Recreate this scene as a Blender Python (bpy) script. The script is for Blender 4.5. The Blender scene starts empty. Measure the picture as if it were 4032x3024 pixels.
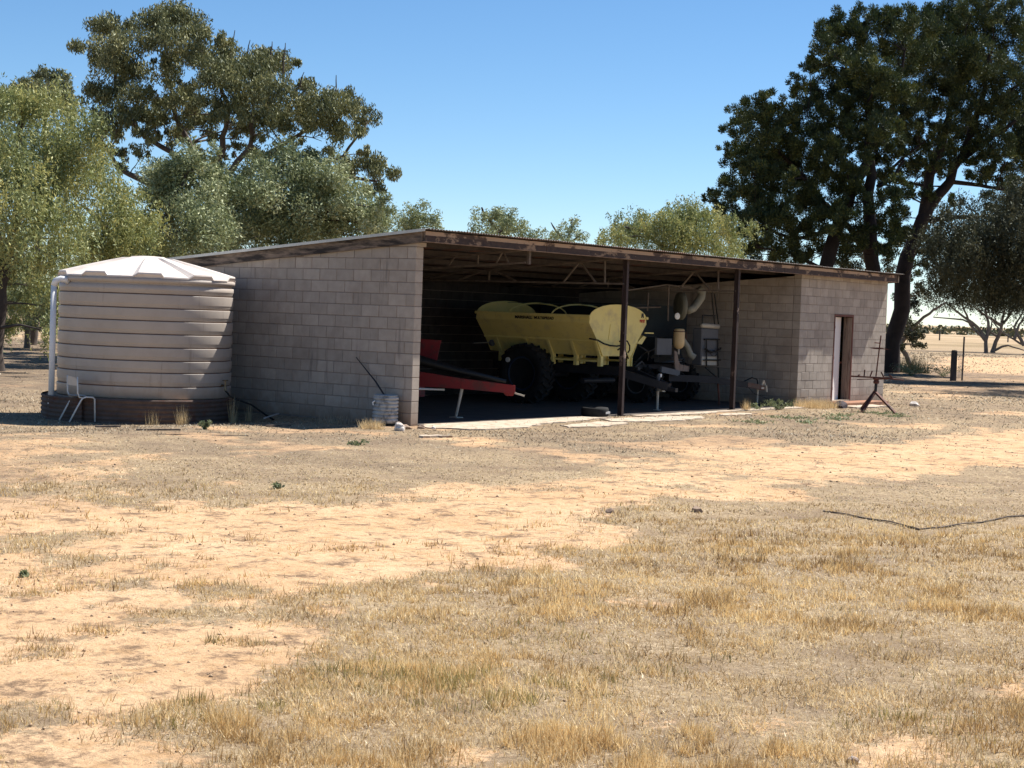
import bpy, math, random
import numpy as np
from mathutils import Matrix, Vector
S = bpy.context.scene
COL = S.collection
PI = math.pi
# ------------------------------------------------------------------ camera
cam_d = bpy.data.cameras.new('camera'); cam = bpy.data.objects.new('camera', cam_d); COL.objects.link(cam)
cam_d.sensor_width = 36; cam_d.lens = 6635.7/4032*36; cam_d.clip_start = .1; cam_d.clip_end = 6000
CP = (-21.6647, -18.243, 1.9637)
_R = (0.59860156, -0.8002168, 0.03645879); _U = (0.01230532, 0.05469447, 0.99842731); _F = (0.8009524, 0.59721151, -0.04258712)
cam.matrix_world = Matrix(((_R[0], _U[0], -_F[0], CP[0]), (_R[1], _U[1], -_F[1], CP[1]), (_R[2], _U[2], -_F[2], CP[2]), (0, 0, 0, 1)))
S.camera = cam
# ------------------------------------------------------------------ sky, sun, exposure
SUN = Vector((1, -.25, 1.45)).normalized()
el = math.asin(SUN.z); az = math.atan2(SUN.x, SUN.y)
w = bpy.data.worlds.new('World'); S.world = w; w.use_nodes = True
nt = w.node_tree; nt.nodes.clear()
sky = nt.nodes.new('ShaderNodeTexSky'); sky.sky_type = 'NISHITA'; sky.sun_disc = False
sky.sun_elevation = el; sky.sun_rotation = az; sky.altitude = 2500; sky.air_density = 1.0; sky.dust_density = 0; sky.ozone_density = 3.0
bg = nt.nodes.new('ShaderNodeBackground'); bg.inputs[1].default_value = .074
wo = nt.nodes.new('ShaderNodeOutputWorld'); hs_ = nt.nodes.new('ShaderNodeHueSaturation'); hs_.inputs['Saturation'].default_value = 1.16; hs_.inputs['Hue'].default_value = .498
nt.links.new(sky.outputs[0], hs_.inputs['Color']); nt.links.new(hs_.outputs[0], bg.inputs[0]); nt.links.new(bg.outputs[0], wo.inputs[0])
sd = bpy.data.lights.new('sun', 'SUN'); sd.energy = 5.0; sd.angle = math.radians(.5); sd.color = (1, .955, .88)
so = bpy.data.objects.new('sun', sd); COL.objects.link(so); so.rotation_euler = SUN.to_track_quat('Z', 'Y').to_euler()
S.view_settings.view_transform = 'Standard'; S.view_settings.look = 'None'; S.view_settings.gamma = 1
S.view_settings.use_curve_mapping = False; S.view_settings.exposure = .86
S.render.engine = 'CYCLES'
# ------------------------------------------------------------------ materials
M = {}
def mat(name, c1, c2=None, scale=8., rough=.85, metal=0., spec=.3, bump=0., bscale=40., c3=None, s3=2., t3=(.5, .65), isl=0., stretch=None, objrand=0., streak=None, dirt=None):
    """base colour c1..c2 by noise, patches of c3, per piece value spread isl, fine bump"""
    m = bpy.data.materials.new(name); m.use_nodes = True; n = m.node_tree; N = n.nodes; L = n.links
    b = N['Principled BSDF']; b.inputs['Roughness'].default_value = rough; b.inputs['Metallic'].default_value = metal
    b.inputs['Specular IOR Level'].default_value = spec
    tc = N.new('ShaderNodeTexCoord'); geo = N.new('ShaderNodeNewGeometry')
    mp = N.new('ShaderNodeMapping'); L.new(geo.outputs['Position'], mp.inputs[0])
    if stretch: mp.inputs['Scale'].default_value = stretch
    def noise(s, det=5, ro=.6):
        t = N.new('ShaderNodeTexNoise'); t.inputs['Scale'].default_value = s; t.inputs['Detail'].default_value = det
        t.inputs['Roughness'].default_value = ro; L.new(mp.outputs[0], t.inputs['Vector']); return t.outputs['Fac']
    def ramp(f, a, c):
        r = N.new('ShaderNodeMapRange'); r.inputs[1].default_value = a; r.inputs[2].default_value = c; r.clamp = True; L.new(f, r.inputs[0]); return r.outputs[0]
    def mix(f, a, c, mode='MIX'):
        x = N.new('ShaderNodeMix'); x.data_type = 'RGBA'; x.blend_type = mode
        if isinstance(f, float): x.inputs[0].default_value = f
        else: L.new(f, x.inputs[0])
        for k, v in ((6, a), (7, c)):
            if isinstance(v, tuple): x.inputs[k].default_value = (*v, 1)
            else: L.new(v, x.inputs[k])
        return x.outputs[2]
    col = mix(ramp(noise(scale), .3, .7), c1, c2 or c1)
    if c3: col = mix(ramp(noise(s3, 6, .65), t3[0], t3[1]), col, c3)
    if streak:
        m2 = N.new('ShaderNodeMapping'); L.new(geo.outputs['Position'], m2.inputs[0]); m2.inputs['Scale'].default_value = streak[1]
        t = N.new('ShaderNodeTexNoise'); t.inputs['Scale'].default_value = 1; t.inputs['Detail'].default_value = 7; t.inputs['Roughness'].default_value = .65; L.new(m2.outputs[0], t.inputs['Vector'])
        col = mix(ramp(t.outputs['Fac'], streak[2], streak[2]+.14), col, streak[0])
    if dirt:
        sx = N.new('ShaderNodeSeparateXYZ'); L.new(geo.outputs['Position'], sx.inputs[0])
        ma = N.new('ShaderNodeMath'); ma.operation = 'MULTIPLY_ADD'; L.new(noise(7), ma.inputs[0]); ma.inputs[1].default_value = -dirt[1]*1.6; L.new(sx.outputs[2], ma.inputs[2])
        rr_ = N.new('ShaderNodeMapRange'); rr_.inputs[1].default_value = -dirt[1]*.9; rr_.inputs[2].default_value = dirt[1]*.25; rr_.inputs[3].default_value = .75; rr_.inputs[4].default_value = 0; L.new(ma.outputs[0], rr_.inputs[0])
        col = mix(rr_.outputs[0], col, dirt[0])
    if isl or objrand:
        ob = N.new('ShaderNodeObjectInfo'); ad = N.new('ShaderNodeMath'); ad.operation = 'ADD'
        L.new(ob.outputs['Random'], ad.inputs[0]); L.new(geo.outputs['Random Per Island'], ad.inputs[1])
        fr = N.new('ShaderNodeMath'); fr.operation = 'FRACT'; L.new(ad.outputs[0], fr.inputs[0])
        k = isl or objrand
        r = N.new('ShaderNodeMapRange'); r.inputs[3].default_value = 1-k; r.inputs[4].default_value = 1+k*.6; L.new(fr.outputs[0], r.inputs[0])
        g = N.new('ShaderNodeCombineColor'); [L.new(r.outputs[0], g.inputs[i]) for i in range(3)]
        col = mix(1., col, g.outputs[0], 'MULTIPLY')
    L.new(col, b.inputs['Base Color'])
    if bump:
        bp = N.new('ShaderNodeBump'); bp.inputs['Strength'].default_value = bump; bp.inputs['Distance'].default_value = .01
        L.new(noise(bscale, 6, .7), bp.inputs['Height']); L.new(bp.outputs[0], b.inputs['Normal'])
    M[name] = m; return m
def leafmat(name, ca, cb, cc, trans=.35):
    """three colours picked by the 'tint' attribute of each leaf"""
    m = bpy.data.materials.new(name); m.use_nodes = True; n = m.node_tree; N = n.nodes; L = n.links
    N.remove(N['Principled BSDF']); out = N['Material Output']
    at = N.new('ShaderNodeAttribute'); at.attribute_name = 'tint'
    r = N.new('ShaderNodeValToRGB'); e = r.color_ramp.elements
    e[0].position = 0; e[0].color = (*ca, 1); e[1].position = 1; e[1].color = (*cc, 1); x = e.new(.5); x.color = (*cb, 1)
    L.new(at.outputs['Fac'], r.inputs[0])
    d = N.new('ShaderNodeBsdfDiffuse'); t = N.new('ShaderNodeBsdfTranslucent'); g = N.new('ShaderNodeBsdfGlossy'); g.inputs['Roughness'].default_value = .55
    g.inputs['Color'].default_value = (.8, .85, .8, 1)
    L.new(r.outputs[0], d.inputs[0]); L.new(r.outputs[0], t.inputs[0])
    s = N.new('ShaderNodeMixShader'); s.inputs[0].default_value = trans; L.new(d.outputs[0], s.inputs[1]); L.new(t.outputs[0], s.inputs[2])
    s2 = N.new('ShaderNodeMixShader'); s2.inputs[0].default_value = .04; L.new(s.outputs[0], s2.inputs[1]); L.new(g.outputs[0], s2.inputs[2])
    L.new(s2.outputs[0], out.inputs[0]); M[name] = m; return m
mat('block', (.345, .30, .254), (.425, .372, .32), 5, .95, bump=.5, bscale=90, c3=(.29, .245, .208), s3=1.3, t3=(.5, .75), isl=.13, streak=((.19, .165, .148), (5, 5, .55), .60), dirt=((.24, .155, .10), .35))
mat('shaded_block', (.04, .035, .034), (.065, .057, .053), 6, .95, bump=.35, bscale=120, isl=.2)  # block colour darkened to paint in the interior shade on the back wall
mat('tank_top', (.66, .58, .52), (.72, .64, .58), 3, .5, c3=(.6, .52, .46), s3=3)
mat('mortar', (.19, .155, .13), (.27, .22, .19), 14, .95, bump=.4, bscale=80)
mat('old_timber', (.10, .08, .065), (.26, .20, .155), 4, .9, bump=.5, bscale=30, c3=(.035, .03, .028), s3=1.6, t3=(.45, .6), stretch=(3, 1, 6))
mat('fascia', (.035, .026, .026), (.07, .045, .036), 7, .8, bump=.5, bscale=30, c3=(.26, .18, .12), s3=2.4, t3=(.56, .61), stretch=(1.3, 1, 2.2))
mat('fascia_top', (.06, .042, .035), (.11, .07, .05), 6, .85, bump=.5, bscale=30, c3=(.40, .28, .19), s3=1.7, t3=(.42, .5), stretch=(1.3, 1, 2.2))
mat('fascia_edge', (.22, .15, .105), (.30, .21, .15), 6, .85, c3=(.10, .06, .045), s3=4)
mat('rust_steel', (.085, .035, .028), (.16, .06, .04), 7, .75, metal=.1, bump=.4, bscale=60, c3=(.05, .03, .03), s3=5)
mat('post_steel', (.035, .024, .024), (.06, .04, .036), 5, .7, metal=.1, bump=.2, bscale=60, c3=(.34, .25, .2), s3=2.2, t3=(.6, .66))
mat('purlin_steel', (.025, .02, .018), (.05, .04, .035), 6, .8)
mat('truss_steel', (.17, .14, .115), (.085, .068, .056), 6, .8)
mat('roof_iron', (.04, .033, .03), (.08, .065, .06), 3, .6, metal=.2, bump=.1, c3=(.10, .045, .03), s3=2.5, t3=(.5, .62))
mat('flashing', (.42, .43, .41), (.52, .53, .50), 5, .5, metal=.3)
mat('concrete', (.42, .36, .30), (.55, .47, .38), 5, .9, bump=.3, c3=(.20, .17, .14), s3=1.2, t3=(.5, .7))
mat('slab', (.46, .37, .28), (.54, .45, .35), 4, .9, bump=.4, bscale=60, c3=(.32, .24, .16), s3=5., t3=(.52, .62))
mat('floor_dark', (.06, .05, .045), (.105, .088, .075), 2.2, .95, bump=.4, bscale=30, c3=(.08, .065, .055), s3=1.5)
mat('tank', (.42, .365, .315), (.46, .40, .35), 3, .5, spec=.4, bump=.05, bscale=30, c3=(.40, .335, .285), s3=2.5, t3=(.5, .8), streak=((.30, .25, .21), (9, 9, .7), .60), dirt=((.33, .24, .17), .62))
mat('tank_seam', (.17, .10, .07), (.22, .13, .09), 6, .8)
mat('pvc', (.74, .74, .74), (.8, .8, .8), 5, .4, spec=.4)
mat('rusty_iron', (.085, .06, .05), (.14, .095, .075), 5, .85, metal=.1, bump=.4, bscale=25, c3=(.12, .05, .032), s3=3, t3=(.55, .65))
mat('chair_tube', (.62, .61, .58), (.70, .69, .66), 8, .45)
mat('chair_shell', (.56, .49, .42), (.62, .55, .48), 8, .5)
mat('brass', (.30, .22, .12), (.2, .14, .08), 20, .4, metal=.7)
mat('drum', (.36, .36, .35), (.48, .475, .465), 10, .85, bump=.5, bscale=50, c3=(.15, .15, .15), s3=7)
mat('white_rock', (.62, .56, .50), (.74, .69, .64), 7, .9, bump=.8, bscale=30, c3=(.32, .24, .2), s3=9)
mat('brown_rock', (.22, .15, .11), (.34, .25, .18), 7, .9, bump=.8, bscale=30)
mat('clod', (.34, .23, .14), (.48, .35, .23), 7, .95)
mat('black_rock', (.045, .035, .04), (.08, .06, .065), 7, .9, bump=.8, bscale=30)
mat('red_step', (.30, .14, .08), (.38, .2, .12), 6, .9, bump=.5, c3=(.2, .11, .08), s3=6)
mat('white_door', (.66, .62, .60), (.72, .69, .67), 3, .6)
mat('door_timber', (.12, .05, .04), (.18, .08, .06), 6, .8, stretch=(1, 1, .2))
mat('lining', (.22, .16, .125), (.30, .23, .18), 8, .8, stretch=(4, 4, .4), c3=(.1, .06, .045), s3=6)
mat('yellow', (.76, .62, .20), (.80, .67, .25), 2, .5, spec=.35, c3=(.55, .44, .2), s3=3.2, t3=(.52, .75), streak=((.40, .30, .15), (7, 7, 1.2), .62))
mat('black_paint', (.012, .012, .012), None, 5, .5)
mat('dark_steel', (.016, .017, .021), (.03, .03, .036), 4, .55, metal=.1)
mat('blue_rim', (.018, .03, .06), (.03, .045, .08), 4, .5)
mat('rubber', (.012, .012, .013), (.02, .02, .02), 8, .9, bump=.2)
mat('red_paint', (.20, .010, .013), (.16, .010, .013), 3, .55, c3=(.09, .02, .018), s3=4, t3=(.5, .62), streak=((.08, .04, .03), (9, 9, 5), .6))
mat('red_letter', (.5, .05, .03), None, 5, .6)
mat('pale_steel', (.5, .46, .38), (.42, .38, .32), 6, .6, metal=.1)
mat('grey_paint', (.09, .095, .105), (.12, .125, .135), 3, .6)
mat('olive_paint', (.12, .12, .09), (.16, .155, .12), 3, .6)
mat('hopper_paint', (.018, .026, .03), (.03, .04, .043), 3, .6)
mat('tan_poly', (.62, .44, .22), (.68, .5, .26), 3, .45)
mat('duct', (.24, .235, .18), (.30, .29, .24), 6, .6)
mat('chip', (.75, .75, .72), None, 5, .6)
mat('rock_far', (.4, .3, .2), (.5, .4, .3), 5)
mat('bark_gum', (.07, .055, .048), (.15, .115, .095), 2.5, .9, bump=.5, bscale=12)
mat('bark_pine', (.022, .018, .017), (.045, .034, .03), 3, .95, bump=.8, bscale=14)
mat('bark_grey', (.12, .10, .085), (.22, .185, .155), 3, .9, bump=.4, bscale=14)
mat('bark_dark', (.05, .04, .035), (.09, .07, .06), 3, .9, bump=.4, bscale=14)
mat('fence_wood', (.05, .045, .045), (.09, .075, .07), 4, .95, bump=.5, stretch=(4, 4, .6))
mat('wire', (.3, .3, .31), None, 4, .5, metal=.6)
mat('stick', (.42, .38, .34), (.5, .46, .41), 6, .9)
leafmat('leaf_gum', (.045, .055, .026), (.16, .17, .072), (.46, .43, .21), .14)
leafmat('leaf_pine', (.014, .026, .012), (.05, .07, .02), (.20, .205, .05), .10)
leafmat('leaf_pepper', (.07, .10, .04), (.26, .29, .11), (.62, .54, .19), .26)
leafmat('leaf_olive', (.07, .095, .042), (.25, .285, .14), (.60, .61, .36), .18)
leafmat('leaf_wispy', (.14, .18, .09), (.27, .31, .17), (.48, .50, .26), .25)
leafmat('leaf_acacia', (.026, .03, .016), (.058, .062, .032), (.12, .115, .055), .15)
leafmat('leaf_weed', (.10, .125, .06), (.17, .20, .10), (.28, .29, .15), .3)
leafmat('grass_straw', (.30, .20, .10), (.66, .49, .26), (.92, .77, .50), .35)
leafmat('pale_straw', (.42, .31, .19), (.68, .54, .37), (.92, .80, .62), .3)
leafmat('grass_stub', (.22, .125, .05), (.62, .41, .17), (.95, .75, .41), .35)
leafmat('grass_green', (.16, .14, .05), (.33, .27, .09), (.56, .44, .19), .3)
leafmat('grass_grey', (.15, .11, .075), (.30, .235, .16), (.56, .46, .33), .25)
# ------------------------------------------------------------------ mesh helpers
class MB:
    def __init__(s): s.v = []; s.f = []
    def add(s, vs, fs):
        o = len(s.v); s.v += [tuple(v) for v in vs]; s.f += [tuple(o+i for i in f) for f in fs]; return s
    def hexa(s, p):  # 8 points, bottom 0-3 ccw, top 4-7
        return s.add(p, [(0, 3, 2, 1), (4, 5, 6, 7), (0, 1, 5, 4), (1, 2, 6, 5), (2, 3, 7, 6), (3, 0, 4, 7)])
    def box(s, a, b):
        x0, y0, z0 = a; x1, y1, z1 = b
        return s.hexa([(x0, y0, z0), (x1, y0, z0), (x1, y1, z0), (x0, y1, z0), (x0, y0, z1), (x1, y0, z1), (x1, y1, z1), (x0, y1, z1)])
    def cbox(s, a, b, c=.006):
        """box with chamfered edges"""
        a = np.array(a, float); b = np.array(b, float); ce = (a+b)/2; h = (b-a)/2
        pts = []; idx = {}
        for sx in (-1, 1):
            for sy in (-1, 1):
                for sz in (-1, 1):
                    for ax in range(3):
                        sg = np.array((sx, sy, sz)); q = h.copy(); q -= c; q[ax] += c
                        idx[(sx, sy, sz, ax)] = len(pts); pts.append(tuple(ce+sg*q))
        F = []
        for ax in range(3):
            o = [i for i in range(3) if i != ax]
            for sg in (-1, 1):
                ring = [(-1, -1), (1, -1), (1, 1), (-1, 1)]
                f = []
                for r in ring:
                    k = [0, 0, 0]; k[ax] = sg; k[o[0]] = r[0]; k[o[1]] = r[1]; f.append(idx[(*k, ax)])
                if (sg < 0) ^ (ax == 1): f = f[::-1]
                F.append(f)
        for ax in range(3):
            o = [i for i in range(3) if i != ax]
            for r in ((-1, -1), (1, -1), (1, 1), (-1, 1)):
                k0 = [0, 0, 0]; k1 = [0, 0, 0]; k0[ax] = -1; k1[ax] = 1
                for k in (k0, k1): k[o[0]] = r[0]; k[o[1]] = r[1]
                F.append([idx[(*k0, o[0])], idx[(*k1, o[0])], idx[(*k1, o[1])], idx[(*k0, o[1])]])
        for sx in (-1, 1):
            for sy in (-1, 1):
                for sz in (-1, 1): F.append([idx[(sx, sy, sz, 0)], idx[(sx, sy, sz, 1)], idx[(sx, sy, sz, 2)]])
        return s.add(pts, F)
    def tube(s, pts, r, n=8, cap=True):
        P = [np.array(p, float) for p in pts]; R = r if isinstance(r, (list, tuple)) else [r]*len(P)
        V = []; up = None
        for i, p in enumerate(P):
            t = P[min(i+1, len(P)-1)]-P[max(i-1, 0)]; t = t/(np.linalg.norm(t)+1e-9)
            if up is None: up = np.array((0, 0, 1.)) if abs(t[2]) < .9 else np.array((1., 0, 0))
            a = np.cross(t, up); a /= np.linalg.norm(a)+1e-9; b = np.cross(a, t); up = b
            for k in range(n):
                th = 2*PI*(k+.5)/n; V.append(p+R[i]*(math.cos(th)*a+math.sin(th)*b))
        F = [(i*n+k, i*n+(k+1) % n, (i+1)*n+(k+1) % n, (i+1)*n+k) for i in range(len(P)-1) for k in range(n)]
        if cap: F += [tuple(range(n))[::-1], tuple((len(P)-1)*n+k for k in range(n))]
        return s.add(V, F)
    def bar(s, a, b, w, h):
        """rectangular bar from a to b, w across, h up"""
        a = np.array(a, float); b = np.array(b, float); t = (b-a)/np.linalg.norm(b-a)
        u = np.array((0, 0, 1.)) if abs(t[2]) < .95 else np.array((1., 0, 0))
        x = np.cross(t, u); x /= np.linalg.norm(x); z = np.cross(x, t)
        q = [x*i*w/2+z*j*h/2 for i, j in ((-1, -1), (1, -1), (1, 1), (-1, 1))]
        return s.add([a+k for k in q]+[b+k for k in q], [(0, 1, 2, 3), (7, 6, 5, 4), (0, 4, 5, 1), (1, 5, 6, 2), (2, 6, 7, 3), (3, 7, 4, 0)])
    def lathe(s, prof, c, n=48, axis=(0, 0, 1), mod=None):
        """profile of (radius, height) pairs turned about axis through c"""
        ax = np.array(axis, float); ax /= np.linalg.norm(ax)
        a = np.cross(ax, (0, 0, 1.)) if abs(ax[2]) < .9 else np.array((1., 0, 0)); a /= np.linalg.norm(a); b = np.cross(ax, a)
        c = np.array(c, float); V = []
        for i, (r, h) in enumerate(prof):
            for k in range(n):
                th = 2*PI*k/n; V.append(c+ax*(h+(mod(i, k) if mod else 0))+r*(math.cos(th)*a+math.sin(th)*b))
        F = [(i*n+k, i*n+(k+1) % n, (i+1)*n+(k+1) % n, (i+1)*n+k) for i in range(len(prof)-1) for k in range(n)]
        F += [tuple(range(n))[::-1], tuple((len(prof)-1)*n+k for k in range(n))]
        return s.add(V, F)
    def prism(s, poly, d):
        n = len(poly); d = np.array(d, float); P = [np.array(p, float) for p in poly]
        return s.add(P+[p+d for p in P], [tuple(range(n))[::-1], tuple(range(n, 2*n))]+[(i, (i+1) % n, n+(i+1) % n, n+i) for i in range(n)])
    def build(s, name, m, parent=None, smooth=False, kind=None, label=None):
        me = bpy.data.meshes.new(name); org = np.array(ORG.get(parent.name, (0, 0, 0))) if parent else np.zeros(3)
        V = np.array(s.v, float)-org
        me.from_pydata(V.tolist(), [], s.f); me.materials.append(M[m] if isinstance(m, str) else m)
        if smooth: me.shade_smooth()
        o = bpy.data.objects.new(name, me); COL.objects.link(o)
        if parent: o.parent = parent; ORG[o.name] = tuple(org)
        if kind: o['kind'] = kind
        if label: o['label'] = label
        fixn(me)
        return o
ORG = {}
import bmesh
def fixn(me):
    if len(me.polygons) > 40000: return
    b = bmesh.new(); b.from_mesh(me); bmesh.ops.recalc_face_normals(b, faces=b.faces); b.to_mesh(me); b.free()
def thing(name, label, cat, loc=(0, 0, 0), group=None):
    o = bpy.data.objects.new(name, None); COL.objects.link(o); o.location = loc; o.empty_display_size = .1
    ORG[o.name] = tuple(loc); o['label'] = label; o['category'] = cat
    if group: o['group'] = group
    return o
def single(mb, name, m, label, cat, loc, smooth=False, group=None):
    """a thing that is one mesh with its origin at its base"""
    e = type('P', (), {'name': '_'})(); ORG['_'] = loc
    me_parent = thing('tmp_root', 'x', 'x', loc); o = mb.build(name, m, me_parent, smooth); o.parent = None
    bpy.data.objects.remove(me_parent); o.location = loc; o['label'] = label; o['category'] = cat
    if group: o['group'] = group
    return o
def np_mesh(name, V, F, m, tint=None, parent=None, kind=None, mats=None, midx=None):
    """fast mesh from arrays, all faces with the same corner count"""
    me = bpy.data.meshes.new(name); V = np.asarray(V, np.float32); F = np.asarray(F, np.int32); k = F.shape[1]
    org = np.array(ORG.get(parent.name, (0, 0, 0)), np.float32) if parent else np.zeros(3, np.float32)
    me.vertices.add(len(V)); me.vertices.foreach_set('co', (V-org).ravel())
    me.loops.add(F.size); me.loops.foreach_set('vertex_index', F.ravel())
    me.polygons.add(len(F)); me.polygons.foreach_set('loop_start', np.arange(0, F.size, k, dtype=np.int32))
    me.polygons.foreach_set('loop_total', np.full(len(F), k, np.int32))
    for q in (mats or [m]): me.materials.append(M[q])
    if midx is not None: me.polygons.foreach_set('material_index', midx.astype(np.int32))
    if tint is not None:
        a = me.attributes.new('tint', 'FLOAT', 'POINT'); a.data.foreach_set('value', np.asarray(tint, np.float32))
    me.update(calc_edges=True); me.validate()
    o = bpy.data.objects.new(name, me); COL.objects.link(o)
    if parent: o.parent = parent; ORG[o.name] = tuple(org)
    if kind: o['kind'] = kind
    return o
def vnoise(x, y, s, seed=0):
    x = np.asarray(x)/s; y = np.asarray(y)/s; xi = np.floor(x).astype(np.int64); yi = np.floor(y).astype(np.int64)
    fx = x-xi; fy = y-yi; fx = fx*fx*(3-2*fx); fy = fy*fy*(3-2*fy)
    def h(a, b):
        n = (a*374761393+b*668265263+seed*1442695041) & 0xffffffff
        n = ((n ^ (n >> 13))*1274126177) & 0xffffffff; return ((n ^ (n >> 16)) & 0xffff)/65535.
    return (h(xi, yi)*(1-fx)+h(xi+1, yi)*fx)*(1-fy)+(h(xi, yi+1)*(1-fx)+h(xi+1, yi+1)*fx)*fy
def fbm(x, y, s, o=4, seed=0):
    t = 0; a = 1; n = 0
    for i in range(o): t = t+a*vnoise(x, y, s/2**i, seed+i*7); n += a; a *= .55
    return t/n
def sm(a, b, x): t = np.clip((x-a)/(b-a), 0, 1); return t*t*(3-2*t)
# tree tables: base, foliage lobes (x, y, z, r), limbs
GUM=((18.84,24.48),[(-3.78,3.03,10.17,0.36),(-1.36,5.1,11.13,0.52),(-1.27,4.38,11.37,0.51),(-2.69,2.45,10.1,0.66),(-2.07,3.35,9.51,0.71),(-1.54,2.43,11.19,0.57),(-0.58,2.64,11.49,0.61),(0.28,2.5,11.55,0.65),(-1.63,-0.12,10.61,0.49),(-2.41,0.43,10.27,0.65),(0.58,2.36,10.28,0.65),(-0.04,0.26,10.77,0.3),(0.77,1.58,10.47,0.58),(-1.46,-1.1,9.54,0.58),(-1.47,-1.14,8.9,0.65),(0.59,-0.55,10.05,0.64),(1.78,-0.1,10.17,0.55),(-0.29,-1.01,9.38,0.56),(-0.47,-2.51,8.64,0.71),(2.94,0.0,10.37,0.28),(3.08,-0.58,9.43,0.45),(0.51,-3.62,8.45,0.62),(0.88,-4.16,8.27,0.65),(2.77,-2.84,9.01,0.37),(4.52,-2.29,8.56,0.43),(2.59,-3.86,7.82,0.27),(1.22,-3.25,7.7,0.62),(1.29,-1.79,8.22,0.57),(-0.35,-2.52,7.62,0.49),(-2.49,1.81,8.32,0.59),(-2.33,3.22,8.8,0.5),(-2.56,3.97,8.94,0.37),(-3.25,2.89,8.02,0.26),(-2.86,2.34,7.71,0.49),(-2.43,1.64,7.28,0.39),(-1.39,2.07,7.93,0.47),(-1.3,0.72,8.42,0.59),(-1.22,-1.38,8.02,0.45),(1.8,0.63,8.71,0.59),(4.16,-1.48,6.75,0.45),(4.7,-2.2,6.85,0.52),(5.03,-2.66,6.66,0.43),(4.9,-2.53,5.96,0.38),(1.02,-0.53,6.89,0.34),(-1.6,3.61,6.89,0.27),(-2.11,1.12,9.51,0.49),(-0.87,5.45,10.26,0.49),(1.26,2.52,8.24,0.42),(0.62,3.32,7.65,0.42),(2.09,1.38,7.87,0.42),(-2.49,2.0,8.07,0.4),(-0.25,3.09,8.64,0.41),(0.75,2.47,8.32,0.42),(-1.33,-0.64,8.36,0.39),(1.89,1.29,8.27,0.38),(-0.36,-2.33,8.01,0.39),(0.91,2.69,9.31,0.42),(-1.52,4.35,7.59,0.34),(-1.61,2.58,6.86,0.21),(-0.41,2.87,7.66,0.22),(-1.39,0.51,7.81,0.21),(0.28,1.91,7.16,0.22),(-0.57,0.12,7.42,0.21),(0.94,0.66,7.32,0.22),(0.54,-0.99,7.5,0.21),(1.68,-0.71,7.09,0.22),(0.97,-2.32,7.44,0.21),(2.41,-1.69,7.13,0.22),(0.12,0.25,6.76,0.21),(-1.32,3.37,7.99,0.22),(-2.24,3.5,7.89,0.21),(-1.34,2.37,9.02,0.21),(-0.4,2.25,9.4,0.22),(-0.57,2.91,10.36,0.22),(1.4,0.91,9.02,0.22),(2.62,-2.33,7.27,0.22),(-1.64,3.33,6.4,0.22),(-1.98,4.19,7.13,0.22),(3.27,-3.19,7.31,0.22),(2.34,-0.37,8.8,0.22)],[([(0.0,0.0,-0.2),(0.08,0.09,3.68),(-0.02,0.35,5.61),(-0.05,0.45,6.48)],0.26,0.18),([(-0.05,0.44,6.28),(-0.37,-0.13,7.57),(-0.51,-0.62,8.45),(-1.01,-0.65,9.11)],0.13,0.04),([(-0.02,0.35,5.61),(-0.03,1.57,6.98),(-0.42,2.19,8.31),(-1.01,1.97,9.57),(-1.04,2.1,10.91)],0.13,0.03),([(-0.1,0.43,5.07),(-0.66,2.06,7.07),(-1.22,2.85,7.57),(-1.99,3.2,8.44),(-2.21,3.62,10.17)],0.12,0.03),([(-0.03,0.39,5.88),(0.33,-0.74,7.22),(0.27,-0.93,8.53),(0.52,-0.81,9.76)],0.12,0.03),([(-0.02,0.35,5.55),(0.72,-0.56,6.6),(1.65,-1.01,7.48),(1.94,-2.1,8.08),(2.43,-2.72,8.44)],0.12,0.03),([(-0.02,0.32,5.08),(2.31,-0.88,6.26),(3.83,-1.79,6.57),(4.91,-2.51,6.45)],0.16,0.04),([(-0.07,0.36,4.81),(-1.15,2.26,5.82),(-1.95,3.37,6.44),(-2.56,3.93,8.01)],0.16,0.04),([(2.41,-1.71,6.72),(3.06,-2.56,7.17),(3.36,-3.26,8.12)],0.08,0.03),([(0.07,0.49,9.1),(0.33,0.25,10.59),(0.39,0.21,11.3)],0.05,0.012),([(0.55,-0.16,9.0),(0.64,-0.19,10.34),(0.7,-0.23,10.99)],0.05,0.012),([(1.03,-0.81,9.03),(1.11,-0.82,10.44),(1.15,-0.84,10.96)],0.05,0.012),([(1.31,-1.19,8.91),(1.37,-1.19,10.19),(1.43,-1.2,10.93)],0.05,0.012),([(1.47,-1.42,8.65),(1.64,-1.6,9.33),(1.8,-1.77,9.95)],0.05,0.012),([(2.35,-2.62,8.44),(2.43,-2.67,9.28),(2.46,-2.66,9.89)],0.05,0.012)])
GUM_B=((19.98,36.32),[(1.33,1.21,10.47,0.47),(1.73,0.62,10.34,0.43),(-0.93,-0.32,9.84,0.31),(-0.61,-0.63,9.38,0.67),(1.37,0.49,9.51,0.7),(0.06,1.72,9.26,0.62)],[([(0.0,0.0,-0.2),(0.37,-0.06,6.63),(0.4,0.07,8.92),(0.46,0.07,10.22)],0.14,0.05)])
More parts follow.
